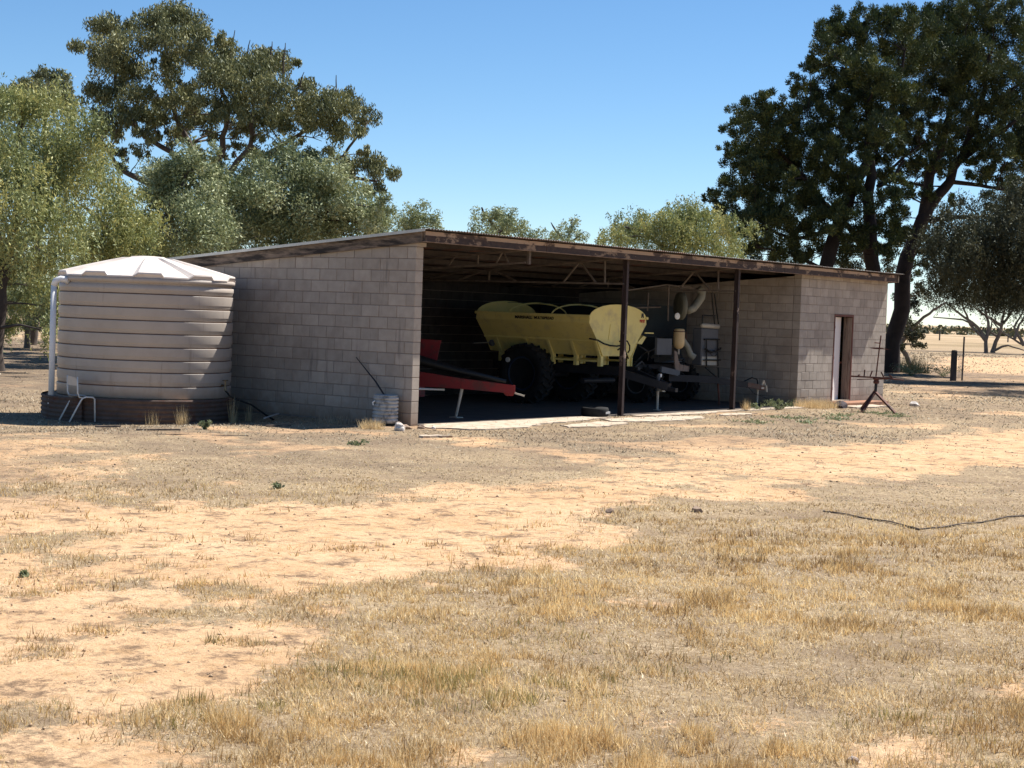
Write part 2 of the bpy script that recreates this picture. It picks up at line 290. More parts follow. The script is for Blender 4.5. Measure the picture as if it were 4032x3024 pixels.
PEP_A=((5.52,18.90),[(-0.48,-0.86,7.04,0.42),(0.6,-0.06,6.91,0.46),(0.39,-1.06,6.94,0.43),(1.41,-0.71,6.87,0.44),(0.79,0.24,6.12,0.72),(-0.18,-2.62,5.83,0.63),(0.05,-3.31,5.93,0.48),(2.5,-0.53,5.65,0.55),(-1.76,-2.9,4.81,0.66),(-0.52,-2.71,4.92,0.68),(0.65,-2.38,4.83,0.55),(-2.34,-4.02,3.87,0.64),(-1.18,-3.75,3.81,0.61),(-0.82,-0.47,6.42,0.64),(1.16,2.41,5.43,0.8),(-0.22,0.28,3.99,0.76),(2.23,-0.28,4.26,0.37),(0.12,-0.19,3.05,0.46),(0.94,-0.09,2.99,0.47),(-0.03,-2.39,3.06,0.39),(1.55,-0.91,3.44,0.36),(1.66,0.58,2.28,0.37),(0.94,-1.04,1.72,0.31),(1.11,0.34,1.8,0.26),(0.73,0.3,1.27,0.26),(-0.39,-2.69,1.05,0.19)],[([(0.0,0.0,-0.2),(0.08,-0.06,1.68),(0.22,-0.15,3.01),(0.42,-0.31,4.54),(0.41,-0.19,6.07),(0.51,-0.27,6.79)],0.22,0.06),([(0.19,-0.12,2.75),(0.72,-0.76,3.8),(1.04,-1.1,5.09),(1.11,-1.13,6.11)],0.12,0.03),([(0.15,-0.08,2.75),(-0.07,0.34,4.51),(-0.05,0.42,6.04)],0.12,0.03),([(0.41,-0.34,4.03),(0.88,-0.92,4.57),(1.41,-1.57,5.37)],0.12,0.04)])
PEP_B=((11.19,19.68),[(-1.03,0.44,5.11,0.42),(-1.15,-0.07,4.43,0.53),(-0.31,0.15,4.21,0.51),(-1.53,0.63,3.85,0.47),(-0.9,-0.66,3.39,0.47),(-0.75,0.72,3.56,0.51),(0.91,0.95,3.88,0.35),(0.28,1.31,5.0,0.4),(-0.36,1.87,3.12,0.46)],[([(0.0,0.0,-0.2),(-0.45,0.67,2.11),(-0.29,0.57,3.53),(-0.41,0.81,4.66)],0.2,0.06),([(-0.36,0.64,3.24),(-0.83,1.34,4.35),(-0.99,1.58,4.56)],0.12,0.04),([(-0.29,0.57,3.53),(-0.01,0.24,4.11)],0.1,0.04)])
OLV_A=((14.14,20.74),[(-0.2,1.27,5.81,0.52),(0.54,0.93,6.05,0.58),(0.95,0.68,6.2,0.31),(0.67,1.77,5.21,0.74),(0.77,0.53,5.02,0.73),(0.43,1.92,4.33,0.56),(-0.99,-0.99,4.01,0.7),(0.48,-0.61,4.03,0.6),(0.28,2.18,3.59,0.49),(-0.4,1.65,5.43,0.36),(1.32,0.7,5.62,0.37),(-0.77,-0.66,6.25,0.24),(-0.42,0.76,6.14,0.24),(-0.2,-0.72,6.36,0.21)],[([(0.0,0.0,-0.2),(-0.62,0.91,2.16),(-0.63,1.06,3.97),(-0.41,0.82,4.88),(-0.11,0.48,5.8)],0.12,0.03),([(-0.6,1.0,3.79),(-0.2,0.49,4.11),(0.06,0.18,4.61)],0.12,0.04)])
OLV_B=((18.29,20.21),[(-0.15,2.31,5.92,0.58),(0.47,1.68,6.29,0.65),(0.21,-0.0,6.29,0.64),(0.1,-1.23,5.95,0.53),(-1.78,-0.33,5.25,0.71),(0.51,0.59,5.24,0.77),(0.57,-0.67,5.04,0.73),(1.85,-0.61,5.33,0.62),(1.07,-1.94,4.76,0.47),(-0.22,2.19,4.81,0.65),(-0.9,0.06,4.32,0.75),(1.25,0.38,4.39,0.78),(-0.63,2.53,5.3,0.45),(-1.29,1.43,4.04,0.51),(1.32,-1.3,4.39,0.45),(2.09,-1.47,4.5,0.35),(0.73,-2.55,5.17,0.28),(0.05,0.65,6.67,0.26),(1.17,0.67,6.81,0.26),(-1.15,0.51,6.43,0.25),(1.71,-0.08,6.55,0.26)],[([(0.0,0.0,-0.2),(0.05,0.02,2.34),(0.06,0.17,4.57),(0.13,0.15,5.65),(0.21,0.08,6.17)],0.12,0.03),([(0.06,0.14,4.25),(-0.49,0.94,4.98),(-0.75,1.33,5.6)],0.12,0.04),([(0.06,0.15,4.38),(0.65,-0.59,5.18),(0.96,-0.97,5.58)],0.12,0.04)])
WSP_A=((25.82,21.84),[(-0.32,0.13,5.31,0.44),(-0.33,-0.42,5.53,0.37),(-0.01,0.79,5.04,0.41),(-0.2,-0.87,5.2,0.34),(0.15,0.18,4.88,0.48),(0.4,-0.71,4.95,0.25)],[([(0.0,0.0,-0.2),(0.03,0.14,3.77),(0.05,0.21,4.96),(0.11,0.18,5.65)],0.12,0.03),([(0.04,0.2,4.79),(0.41,-0.26,5.24),(0.66,-0.58,5.48)],0.05,0.015),([(0.04,0.19,4.62),(-0.21,0.56,5.12)],0.05,0.015)])
WSP_B=((27.86,19.11),[(-0.84,0.5,5.4,0.27),(0.22,1.53,5.1,0.31),(-0.7,-0.02,5.38,0.3),(0.43,0.4,5.32,0.38),(-0.31,-0.69,5.2,0.37),(0.15,-0.78,4.92,0.37),(0.95,0.66,4.94,0.43),(-0.67,0.18,4.87,0.37)],[([(0.0,0.0,-0.2),(-0.02,0.21,3.89),(-0.06,0.33,4.91),(-0.41,0.85,5.57),(-0.45,0.93,5.77)],0.12,0.03),([(-0.06,0.33,4.74),(0.15,0.08,5.26),(0.13,0.12,5.57)],0.06,0.02),([(-0.04,0.3,4.83),(0.45,-0.34,5.11)],0.06,0.02)])
WSP_C=((32.46,19.63),[(0.15,-0.04,5.38,0.27),(0.05,-0.23,5.01,0.36),(-0.71,0.01,5.15,0.29),(0.37,0.99,4.94,0.29),(-0.75,-0.41,4.79,0.32),(0.43,-0.31,4.94,0.25),(0.89,0.44,5.65,0.17)],[([(0.0,0.0,-0.2),(0.06,0.12,4.11),(0.1,0.12,4.83),(0.23,0.01,5.71)],0.1,0.02),([(0.06,0.16,4.74),(-0.22,0.58,5.36),(-0.27,0.67,5.53)],0.05,0.015),([(0.08,0.12,4.65),(0.5,-0.4,5.22)],0.05,0.015)])
PEP_C=((27.24,11.59),[(0.36,0.22,5.45,0.57),(0.2,-0.41,5.59,0.5),(0.95,-0.53,5.25,0.6),(-1.05,-0.11,5.16,0.49),(0.54,1.44,5.39,0.35),(0.09,2.08,5.04,0.42),(-0.24,1.48,4.79,0.55),(-2.11,1.0,4.63,0.37),(0.39,-0.16,4.83,0.66),(0.25,-1.15,4.59,0.62),(-0.92,-0.06,4.52,0.65),(2.49,-0.42,4.31,0.58),(0.12,3.05,4.6,0.29),(-0.18,-2.26,4.87,0.46)],[([(0.0,0.0,-0.2),(0.02,0.1,3.32),(0.08,0.09,4.42),(0.14,0.08,5.36)],0.12,0.03),([(0.05,0.11,4.1),(-0.52,0.93,4.85),(-0.89,1.44,4.98)],0.1,0.03),([(0.05,0.11,4.1),(0.61,-0.56,5.07)],0.1,0.03)])
PINE_A=((39.30,10.49),[(-0.68,1.35,13.4,0.51),(0.09,1.24,13.84,0.48),(2.18,1.53,14.32,0.42),(0.24,0.23,13.53,0.5),(0.84,-0.19,13.92,0.48),(1.61,-0.55,14.08,0.48),(-1.96,0.75,12.39,0.45),(-0.06,0.98,12.94,0.56),(1.08,0.45,13.08,0.57),(2.45,0.01,13.45,0.57),(-0.34,-2.13,13.14,0.54),(-1.69,1.36,12.05,0.32),(-2.84,1.09,11.74,0.27),(1.1,1.87,12.23,0.57),(-2.82,-0.96,11.53,0.5),(-2.95,-1.62,11.54,0.62),(-2.92,-1.7,10.98,0.44),(2.05,-0.36,12.5,0.57),(-3.39,1.37,10.99,0.32),(1.1,3.25,11.36,0.38),(1.51,2.56,11.52,0.51),(0.57,1.21,11.33,0.5),(0.99,0.3,11.01,0.63),(-0.56,-1.44,11.18,0.48),(-4.05,1.98,10.27,0.35),(-2.51,4.2,10.13,0.38),(-4.24,2.57,9.77,0.54),(-3.16,2.22,9.88,0.48),(-3.86,3.56,9.4,0.39),(-4.23,2.26,9.12,0.54),(-1.82,2.69,9.53,0.56),(-1.41,1.98,9.94,0.56),(0.82,2.4,10.61,0.51),(-0.06,0.86,10.44,0.46),(-2.76,-2.04,9.38,0.47),(-2.31,4.77,8.69,0.28),(-2.62,3.97,8.17,0.46),(-1.58,3.97,8.67,0.57),(-1.94,2.74,8.8,0.62),(-2.16,1.54,8.87,0.55),(1.72,2.42,9.7,0.55),(-0.11,4.73,7.81,0.65),(-0.23,3.61,8.12,0.64),(-0.22,2.49,8.1,0.64),(-1.49,0.91,8.08,0.55),(-3.94,3.41,7.14,0.45),(-4.25,4.29,6.71,0.25),(-4.92,3.34,6.55,0.38),(-1.38,4.44,6.69,0.64),(-2.41,2.76,6.73,0.62),(0.19,3.04,7.27,0.64),(-1.3,1.17,6.99,0.59),(1.84,1.79,7.72,0.55),(-1.76,5.58,6.07,0.37),(-5.01,2.81,5.59,0.51),(-3.47,2.5,5.56,0.61),(0.13,3.52,5.44,0.65),(-1.33,1.79,5.36,0.56),(-0.05,4.31,4.88,0.51),(-2.06,2.11,4.6,0.49),(-2.55,0.14,5.93,0.48),(-4.6,0.71,7.29,0.31),(-5.49,1.93,7.7,0.34),(0.71,0.64,8.8,0.4),(0.26,2.19,4.58,0.4),(-3.68,3.23,4.96,0.39),(-2.1,-0.32,6.28,0.48),(-0.79,-0.09,5.4,0.49),(1.71,1.82,4.99,0.51),(1.82,0.22,8.9,0.47),(-1.07,-1.41,6.66,0.48),(-0.29,-1.45,5.75,0.45),(-0.8,-1.87,7.31,0.38),(-2.01,-0.53,8.19,0.48),(1.05,1.65,9.8,0.57),(-1.33,-0.36,9.47,0.48),(0.52,0.42,10.43,0.56),(0.85,-1.07,8.9,0.36),(-0.68,-1.46,4.89,0.39),(1.46,0.27,5.86,0.4),(-3.43,1.83,6.2,0.54),(-0.42,2.08,6.21,0.53),(-2.32,0.38,8.5,0.51),(-0.47,0.37,7.44,0.46),(-0.98,-0.56,9.12,0.39),(-3.1,2.66,7.84,0.52),(0.61,3.63,8.74,0.55),(2.03,0.28,8.25,0.44),(-0.09,-0.98,9.2,0.42),(3.04,-0.24,10.36,0.44),(-0.32,-1.36,10.57,0.48),(-0.48,0.13,6.85,0.43),(2.72,-0.4,5.6,0.34),(0.92,0.66,11.61,0.53)],[([(0.0,0.0,-0.2),(-0.7,1.1,4.08),(-0.36,0.78,5.88),(-0.07,0.48,7.08),(0.34,0.02,8.42),(0.4,0.06,10.07),(0.26,0.36,11.71)],0.34,0.08),([(-0.36,0.78,5.88),(-0.86,1.53,7.03),(-1.36,2.27,7.99),(-1.94,3.12,8.94)],0.16,0.04),([(1.07,0.04,4.84),(0.82,0.08,6.48),(0.4,-0.06,8.42)],0.28,0.18),([(-0.07,0.48,7.08),(-0.57,1.22,8.04),(-0.95,1.82,9.33)],0.12,0.04),([(0.38,-0.01,8.75),(1.04,-0.75,10.77),(1.26,-0.91,12.75)],0.14,0.04),([(0.56,-0.35,7.38),(0.92,-0.81,7.73),(1.21,-1.14,8.47)],0.1,0.04),([(-0.4,0.82,5.68),(-1.4,2.12,5.22),(-2.18,3.2,5.64)],0.1,0.03),([(0.0,0.0,-0.2),(1.37,-0.02,3.78),(1.07,0.04,4.84)],0.3,0.28),([(-0.2,0.57,5.89),(0.76,0.05,4.95)],0.12,0.12)])
PINE_B=((44.78,11.52),[(0.86,-0.42,14.99,0.39),(2.11,-0.56,15.18,0.54),(2.59,-1.1,15.4,0.54),(0.48,-2.7,15.04,0.43),(0.34,-3.61,14.94,0.49),(2.57,-3.54,15.31,0.46),(-0.11,-0.91,13.48,0.42),(3.05,-0.57,14.76,0.69),(2.99,-1.51,14.54,0.75),(3.12,-2.41,14.85,0.61),(3.38,-3.14,14.49,0.71),(4.4,-3.61,14.97,0.72),(2.26,-5.14,13.84,0.76),(-1.12,-2.74,12.68,0.71),(-0.75,-3.64,12.88,0.71),(1.25,-1.42,12.46,0.64),(0.54,-2.81,12.22,0.76),(4.8,-2.22,13.32,0.62),(1.11,-4.46,12.0,0.69),(5.37,-3.72,13.17,0.8),(-2.16,-1.46,11.13,0.51),(-2.41,-1.16,10.77,0.27),(-2.39,-0.38,10.13,0.48),(0.75,-4.01,9.58,0.48),(4.17,-3.41,10.38,0.57),(2.19,-3.78,9.11,0.35),(2.09,-3.09,8.98,0.39),(5.01,-3.31,9.32,0.54),(0.86,-4.75,7.87,0.34),(-0.89,-1.98,8.73,0.31),(5.82,-3.66,11.2,0.8),(3.88,-4.58,9.53,0.78),(-0.02,-2.73,11.12,0.48),(4.96,-1.85,11.91,0.59),(3.27,0.05,11.49,0.44),(1.11,-4.08,10.99,0.55),(0.56,-0.78,10.3,0.35),(-0.25,-2.22,8.85,0.28),(-0.07,-0.97,8.9,0.35),(1.13,-0.01,8.68,0.32),(-1.01,-0.87,10.12,0.45),(1.84,-0.26,9.74,0.36),(-0.84,-2.05,9.96,0.41),(0.03,-2.16,10.6,0.55),(3.68,-1.66,10.6,0.51),(2.1,-3.01,10.66,0.53),(1.96,-2.75,9.61,0.42),(0.73,0.17,6.65,0.43),(1.61,-1.79,9.67,0.35),(0.56,-1.01,11.69,0.56),(-0.9,-1.93,12.89,0.62),(2.02,-0.02,12.92,0.61),(2.91,0.85,13.6,0.59),(5.78,-3.05,11.8,0.66),(3.69,-3.1,8.55,0.43),(1.56,-2.82,8.38,0.28),(2.0,-3.43,7.42,0.35),(4.19,-3.63,7.3,0.43),(4.48,-4.0,9.61,0.65),(-1.73,-0.52,7.31,0.31),(-0.7,-0.86,7.59,0.31),(1.3,-2.15,12.15,0.63),(1.36,-0.85,14.05,0.57),(3.89,-0.48,9.65,0.4),(4.26,-0.9,10.55,0.51),(3.53,-0.05,8.75,0.33),(4.76,-1.69,8.97,0.44),(3.26,0.26,8.0,0.29),(5.46,-2.67,8.28,0.44),(4.13,-0.94,7.61,0.29),(1.98,0.22,5.73,0.33),(1.11,-1.23,5.54,0.32),(-1.38,-1.88,4.72,0.31),(2.95,0.41,4.31,0.37),(2.75,-0.65,6.42,0.29),(0.83,-1.15,9.47,0.39),(0.86,-0.51,8.64,0.36),(0.16,-2.06,8.55,0.31),(1.7,-2.36,9.24,0.35),(0.52,-1.23,7.55,0.28),(1.86,0.36,9.83,0.43)],[([(0.0,0.0,-0.2),(0.33,-0.28,4.08),(0.87,-0.83,6.52),(1.14,-1.13,7.24),(1.57,-1.66,8.12),(2.06,-2.18,9.92),(2.38,-2.5,11.42),(2.61,-2.68,13.35)],0.37,0.08),([(0.87,-0.83,6.52),(0.83,-1.06,8.28),(1.18,-1.44,9.71),(1.37,-1.59,11.13),(1.72,-1.5,12.94)],0.24,0.07),([(1.04,-1.06,6.46),(2.16,-1.71,6.67),(3.04,-2.47,6.73),(3.81,-3.51,6.7)],0.12,0.05),([(1.88,-2.0,9.13),(2.57,-2.86,9.95),(3.13,-3.57,10.62),(3.65,-4.21,11.29)],0.16,0.05),([(-0.96,0.45,7.73),(-0.5,-0.48,9.01),(-0.21,-0.86,9.38),(0.13,-1.28,9.81)],0.07,0.03),([(-0.96,0.46,7.87),(-0.73,-0.26,8.02),(0.42,-0.96,7.89)],0.06,0.06),([(1.57,-1.66,8.12),(2.33,-2.68,8.02),(2.97,-3.55,7.85),(3.6,-4.43,7.39)],0.1,0.04),([(2.29,-2.41,10.99),(3.02,-3.33,11.88),(3.66,-4.14,12.7)],0.12,0.04)])
ACC_A=((40.50,2.21),[(-3.58,3.29,5.74,0.52),(-1.33,3.43,6.13,0.44),(-0.99,2.98,6.09,0.5),(0.02,2.86,6.41,0.48),(-4.19,3.52,5.1,0.48),(-3.46,2.87,5.14,0.64),(-3.27,2.01,5.21,0.66),(-2.49,1.57,5.5,0.61),(-2.12,4.74,4.52,0.35),(-4.15,3.0,4.32,0.51),(-1.86,2.88,4.36,0.62),(-2.63,1.59,4.52,0.67),(-2.14,1.7,6.92,0.43),(-1.85,2.31,6.77,0.37),(0.39,2.28,6.49,0.57),(-2.25,4.12,6.32,0.34),(-4.45,2.58,4.67,0.54),(-2.81,2.24,3.84,0.49),(-2.43,0.92,5.69,0.79),(0.7,1.98,4.61,0.83),(-1.58,4.53,3.91,0.32),(-1.03,3.75,3.69,0.38),(-1.72,4.94,5.29,0.38),(-2.29,5.08,4.88,0.28),(-0.99,4.81,4.57,0.45),(-1.42,4.2,3.92,0.38),(-4.18,4.05,5.4,0.27),(1.83,0.35,5.32,0.76),(0.59,-0.7,4.64,0.74),(0.46,1.43,4.29,0.69),(-0.92,1.93,5.16,0.68),(-2.24,2.71,5.08,0.62),(-3.0,3.22,4.73,0.49),(-2.08,2.38,3.56,0.49),(-2.1,1.55,3.63,0.55),(-2.21,0.36,5.1,0.78),(1.19,0.92,4.33,0.7),(1.05,1.09,6.22,0.76)],[([(0.0,0.0,-0.2),(-0.25,0.29,1.5),(-0.38,0.57,3.03),(-0.84,1.3,4.55),(-1.2,1.85,5.45)],0.3,0.1),([(-0.38,0.56,2.85),(-1.41,1.99,3.59),(-2.14,3.03,4.41),(-2.68,3.81,5.05)],0.16,0.05),([(-0.84,1.28,4.24),(-1.76,2.56,4.8),(-2.31,3.34,5.51)],0.12,0.04)])
ACC_B=((114.10,34.10),[(-4.53,2.33,4.82,0.8),(-0.19,2.53,5.15,0.87),(0.43,1.17,5.0,0.87),(3.03,0.56,4.78,0.88),(-2.93,1.79,4.08,0.55),(-2.18,0.62,4.02,0.6),(-1.56,4.62,4.35,0.62),(1.07,0.28,3.61,0.46),(-3.24,2.49,3.65,0.4)],[([(0.0,0.0,-0.2),(-0.02,-0.1,0.08),(-0.01,-0.04,1.15),(-0.42,0.58,2.14),(-1.38,1.95,3.3),(-1.98,2.81,4.07)],0.2,0.06),([(-0.01,-0.04,1.15),(0.12,-0.15,2.17),(0.02,0.08,3.38),(-0.15,0.4,4.69)],0.16,0.06),([(-0.42,0.58,2.14),(-1.15,1.59,2.7),(-2.61,3.56,2.82)],0.1,0.04),([(-0.01,-0.05,0.95),(-0.79,1.08,2.32),(-1.08,1.56,3.52),(-1.24,1.86,4.63)],0.14,0.05)])
ACC_C=((117.48,34.59),[(3.67,-0.02,5.22,1.01),(-1.33,-2.94,4.52,1.02),(2.62,-1.0,3.95,0.63),(-1.7,-1.01,4.05,0.56),(2.85,1.31,5.38,0.85),(-0.81,-3.54,5.16,1.12),(1.58,1.88,4.48,0.63)],[([(0.0,0.0,-0.2),(-0.18,0.11,0.06),(0.14,-0.23,1.38),(0.34,-0.43,2.43),(0.92,-1.11,3.71),(1.24,-1.46,4.87)],0.22,0.06),([(0.34,-0.43,2.32),(-0.33,0.52,3.01),(-1.25,1.83,3.99)],0.16,0.05),([(0.14,-0.23,1.38),(-0.29,0.37,1.77),(-0.14,0.28,3.23)],0.12,0.04),([(0.34,-0.43,2.43),(0.48,-0.52,3.68),(0.19,-0.05,4.8)],0.12,0.05),([(-0.18,0.11,0.11),(0.32,-0.53,0.56),(0.63,-0.94,0.68),(1.44,-2.04,0.31)],0.12,0.05)])
ACC_D=((113.75,31.23),[(0.14,-1.41,4.3,1.0),(1.45,-1.94,4.85,1.0),(0.06,-0.7,4.98,0.8)],[([(0.0,0.0,-0.2),(0.97,-1.42,0.32),(0.02,-0.1,0.96),(-0.81,1.07,1.81),(-1.28,1.76,2.68),(-1.99,2.79,3.74)],0.12,0.03),([(0.26,-0.43,0.77),(-0.2,0.29,2.25),(0.23,-0.2,3.47)],0.16,0.05),([(-0.22,0.24,1.24),(0.04,-0.02,2.46),(0.35,-0.38,3.28)],0.14,0.05)])
BSH_A=((50.22,12.59),[(-0.19,0.32,1.51,0.33),(0.62,0.36,1.23,0.25),(1.07,0.4,1.63,0.25),(-0.81,0.26,2.05,0.3),(0.47,0.45,1.95,0.22),(0.1,0.74,2.49,0.28),(0.21,0.45,2.89,0.31),(-1.23,0.19,3.3,0.33),(-1.54,0.12,1.12,0.19),(-0.21,-0.23,1.14,0.14),(0.48,0.48,3.62,0.31),(-0.38,-0.35,3.72,0.25)],[([(0.0,0.0,-0.2),(-0.54,0.68,1.1),(-0.27,0.36,1.73),(0.03,-0.01,2.24),(0.4,-0.47,2.76),(0.74,-0.9,3.11)],0.12,0.04),([(-0.27,0.36,1.73),(-0.33,0.49,2.49),(-0.25,0.44,3.16)],0.08,0.03)])
BSH_B=((53.61,18.09),[(-0.25,-0.63,6.08,0.41),(1.15,-0.62,5.5,0.41),(-0.02,-0.38,5.28,0.41),(0.65,-1.81,5.65,0.41),(1.4,-1.68,5.03,0.41),(0.67,-0.7,4.82,0.41),(0.05,0.07,4.71,0.33)],[([(0.0,0.0,-0.2),(0.83,-0.9,4.67),(0.74,-0.72,5.48),(0.45,-0.29,6.12)],0.1,0.03),([(0.92,-1.05,4.35),(1.08,-1.21,5.01),(1.14,-1.21,6.08)],0.09,0.05)])
BSH_C=((17.35,33.15),[(0.06,1.78,1.86,0.52),(0.78,1.93,2.22,0.61),(0.14,0.1,1.9,0.6),(0.47,-0.4,2.26,0.6),(0.32,-1.41,1.94,0.51),(1.46,3.08,1.33,0.54),(-0.69,-1.15,1.32,0.5),(-0.83,-2.37,1.44,0.49),(-1.89,0.2,1.67,0.58),(-0.08,-2.15,2.61,0.58),(0.37,-2.13,1.96,0.5),(-0.95,-0.91,2.72,0.58),(-1.14,-2.4,0.94,0.36),(-1.16,-0.19,0.86,0.37),(-2.1,1.0,1.81,0.67),(1.62,-1.35,2.32,0.51)],[([(0.0,0.0,-0.2),(0.0,0.01,0.88),(0.04,0.04,1.9),(0.02,0.11,2.58)],0.12,0.04),([(-0.0,-0.01,0.54),(-0.4,0.59,1.53),(-0.59,0.9,2.2)],0.08,0.03),([(0.02,-0.02,0.71),(0.52,-0.63,1.59),(0.73,-0.87,2.28)],0.08,0.03)])
BSH_D=((25.15,36.09),[(0.47,3.62,2.98,0.7),(0.08,1.96,3.38,0.78),(0.87,1.72,3.61,0.79),(2.02,1.6,4.07,0.7),(-0.13,-1.98,4.17,0.66),(1.87,-0.87,4.47,0.68),(3.46,-0.28,4.75,0.7),(3.92,-1.21,4.98,0.69),(3.36,-3.45,5.14,0.68),(2.19,-5.94,5.25,0.56),(4.04,-5.96,5.56,0.57),(7.32,-4.49,5.88,0.6),(-1.55,-1.65,4.28,0.56)],[([(0.0,0.0,-0.2),(1.17,-1.46,2.13),(1.19,-1.38,3.66)],0.2,0.08),([(1.18,-1.42,2.89),(0.03,0.15,3.4),(-0.89,1.37,3.15)],0.1,0.03),([(1.18,-1.42,2.89),(2.58,-3.18,4.51),(4.66,-5.91,5.41)],0.1,0.03)])
DRK_A=((33.90,-2.33),[(-4.0,1.16,4.2,0.64),(-0.76,1.23,4.95,0.89),(2.62,1.07,5.45,0.93),(0.66,-0.67,5.03,0.89),(2.08,1.88,6.5,0.86),(-2.54,-0.64,6.55,0.85),(1.42,2.71,5.68,0.7),(-1.67,2.33,3.41,0.52),(-2.99,-0.23,3.7,0.71),(3.16,0.23,3.77,0.78),(-1.92,2.75,4.58,0.45),(-0.79,3.56,6.76,0.49),(-0.93,2.95,7.78,0.6),(-1.88,1.56,6.93,0.66),(-3.55,2.82,5.51,0.36)],[([(0.0,0.0,-0.2),(-0.09,0.13,2.32),(-0.15,0.36,4.39),(-0.31,0.69,6.01)],0.25,0.1),([(-0.1,0.16,2.47),(-0.95,1.43,4.34),(-1.56,2.33,5.49)],0.12,0.04)])

# ------------------------------------------------------------------ ground
POLY = {
 'P1': [(-11.63, -4.66), (-10.99, -5.58), (-9.42, -6.21), (-8.55, -7.31), (-6.62, -7.36), (-3.86, -6.37), (0.66, -5.92), (5.35, -6.03), (13.44, -5.64), (20.15, -5.38), (40, -6), (40, -16), (4.38, -10.27), (1.75, -9.87), (-2.17, -9.46), (-5.39, -9.29), (-7.57, -9.2), (-8.76, -9.19), (-10.7, -9.91), (-12.27, -10.43), (-13.8, -11.25), (-14.95, -11.85), (-15.8, -12.2), (-16.3, -12.1), (-19, -10.5), (-19, -5), (-15, -3)],
 'P2': [(-18, -11.4), (-16.99, -11.74), (-16.45, -12.45), (-16.55, -13.05), (-17.36, -13.05), (-19, -13)],
 'P3': [(-6.74, 2.53), (-5.54, 1.96), (-6.57, -1.06), (-9.34, -3.85), (-10.96, -3.36), (-14, -2)],
 'P4': [(-15.13, -15.36), (-14.12, -14.97), (-13.22, -14.78), (-12.12, -14.89), (-11.7, -14.93), (-12, -17), (-15, -17)],
 'P5': [(-11.94, -11.76), (-11.55, -12.05), (-11.68, -12.35), (-12.08, -12.3), (-12.22, -11.99)],
 'P6': [(-16.07, -13.58), (-15.57, -13.63), (-15.36, -13.79), (-15.68, -13.97), (-16.13, -13.93)],
 'P7': [(22.13, -0.42), (48.22, 5.22), (77.28, 15.02), (120, 20), (90.03, 27.37), (49.2, 12.83), (24.75, 2.08)]}
def sdist(x, y, P):
    """distance to a polygon, positive inside"""
    d = np.full(x.shape, 1e9); ins = np.zeros(x.shape, bool); n = len(P)
    for i in range(n):
        x0, y0 = P[i]; x1, y1 = P[(i+1) % n]; ex, ey = x1-x0, y1-y0
        t = np.clip(((x-x0)*ex+(y-y0)*ey)/(ex*ex+ey*ey), 0, 1); d = np.minimum(d, np.hypot(x-x0-t*ex, y-y0-t*ey))
        c = ((y0 > y) != (y1 > y)); xx = x0+(y-y0)*ex/(ey if abs(ey) > 1e-9 else 1e-9); ins ^= c & (x < xx)
    return np.where(ins, d, -d)
def sand(x, y):
    """how bare the soil is, 0 grass .. 1 sand; it grows from wheel tracks and worn patches"""
    r = np.hypot(x-CP[0], y-CP[1]); k = np.clip(r/18, .35, 1.6)
    nz = (fbm(x, y, 1.6, 5, 3)-.5)+.55*(fbm(x, y, .4, 3, 13)-.5)
    s = np.zeros(np.shape(x))
    for n_, a in (('P1', 1), ('P2', 1), ('P3', .62), ('P4', .8), ('P5', .8), ('P6', .8), ('P7', .75)):
        sdv = sdist(x, y, POLY[n_])+nz*1.9*k*(.45 if n_ in ('P5', 'P6', 'P2') else 1)
        s = np.maximum(s, a*sm(-.25*k, .35*k, sdv))
    isl = sm(.53, .62, fbm(x, y, .9, 4, 21))*sm(.42, .56, fbm(x, y, 5, 2, 33)+.08*(r < 16))
    s = s*(1-.85*isl*(1-.85*sm(-4, 1, x)))
    s = np.maximum(s, .8*sm(.62, .70, fbm(x, y, 2.4, 4, 51)))
    s = s*(1-(.85-.6*sm(-4, 1, x))*sm(.60, .68, fbm(x, y, .55, 4, 71))*sm(.40, .55, fbm(x, y, 4, 2, 72)))
    rut = np.exp(-((y+7.35+.05*(x+4)-.012*(x+4)**2*(x < 0))/.35)**2)*sm(-13, -8, x)
    return np.clip(np.maximum(s, rut*.75*sm(.35, .5, fbm(x, y, 1.1, 3, 9))), 0, 1)
def gz(x, y):
    x = np.asarray(x, float); y = np.asarray(y, float)
    r = np.hypot(x-CP[0], y-CP[1])
    z = (fbm(x, y, 3.5, 3, 5)-.5)*.10*sm(4, 1.5, np.abs(x-9)-11+0*y) if False else (fbm(x, y, 3.5, 3, 5)-.5)*.09
    z = z+(fbm(x, y, .5, 3, 15)-.5)*.03
    dx = np.maximum(np.maximum(-1.5-x, x-19.5), 0); dy = np.maximum(np.maximum(-2.2-y, y-7), 0); near = sm(0, 2.5, np.hypot(dx, dy))
    tk = sm(0, 1.5, np.hypot(x+1.8, y-4.7)-1.9)
    dip = -.13*np.maximum(sm(.8, 3.6, y)*sm(.1, -.5, x), sm(7.2, 10, y))*sm(60, 30, r)
    z = z*near*tk - .012*(1-near)
    z = z*np.clip(1.3-r/90, 0, 1)+dip
    rut = sdist(x, y, [(-7.6, -9.6), (-5.4, -10.2), (-5.56, -10.48), (-6.01, -11.7), (-5.2, -11.9), (-3.9, -12.02), (-4, -12.3), (-5.3, -12.3), (-6.6, -11.9), (-6.1, -10.8)])
    z = z-.05*sm(-.15, .25, rut)
    z = z+.0017*np.maximum(r-200, 0)
    return z
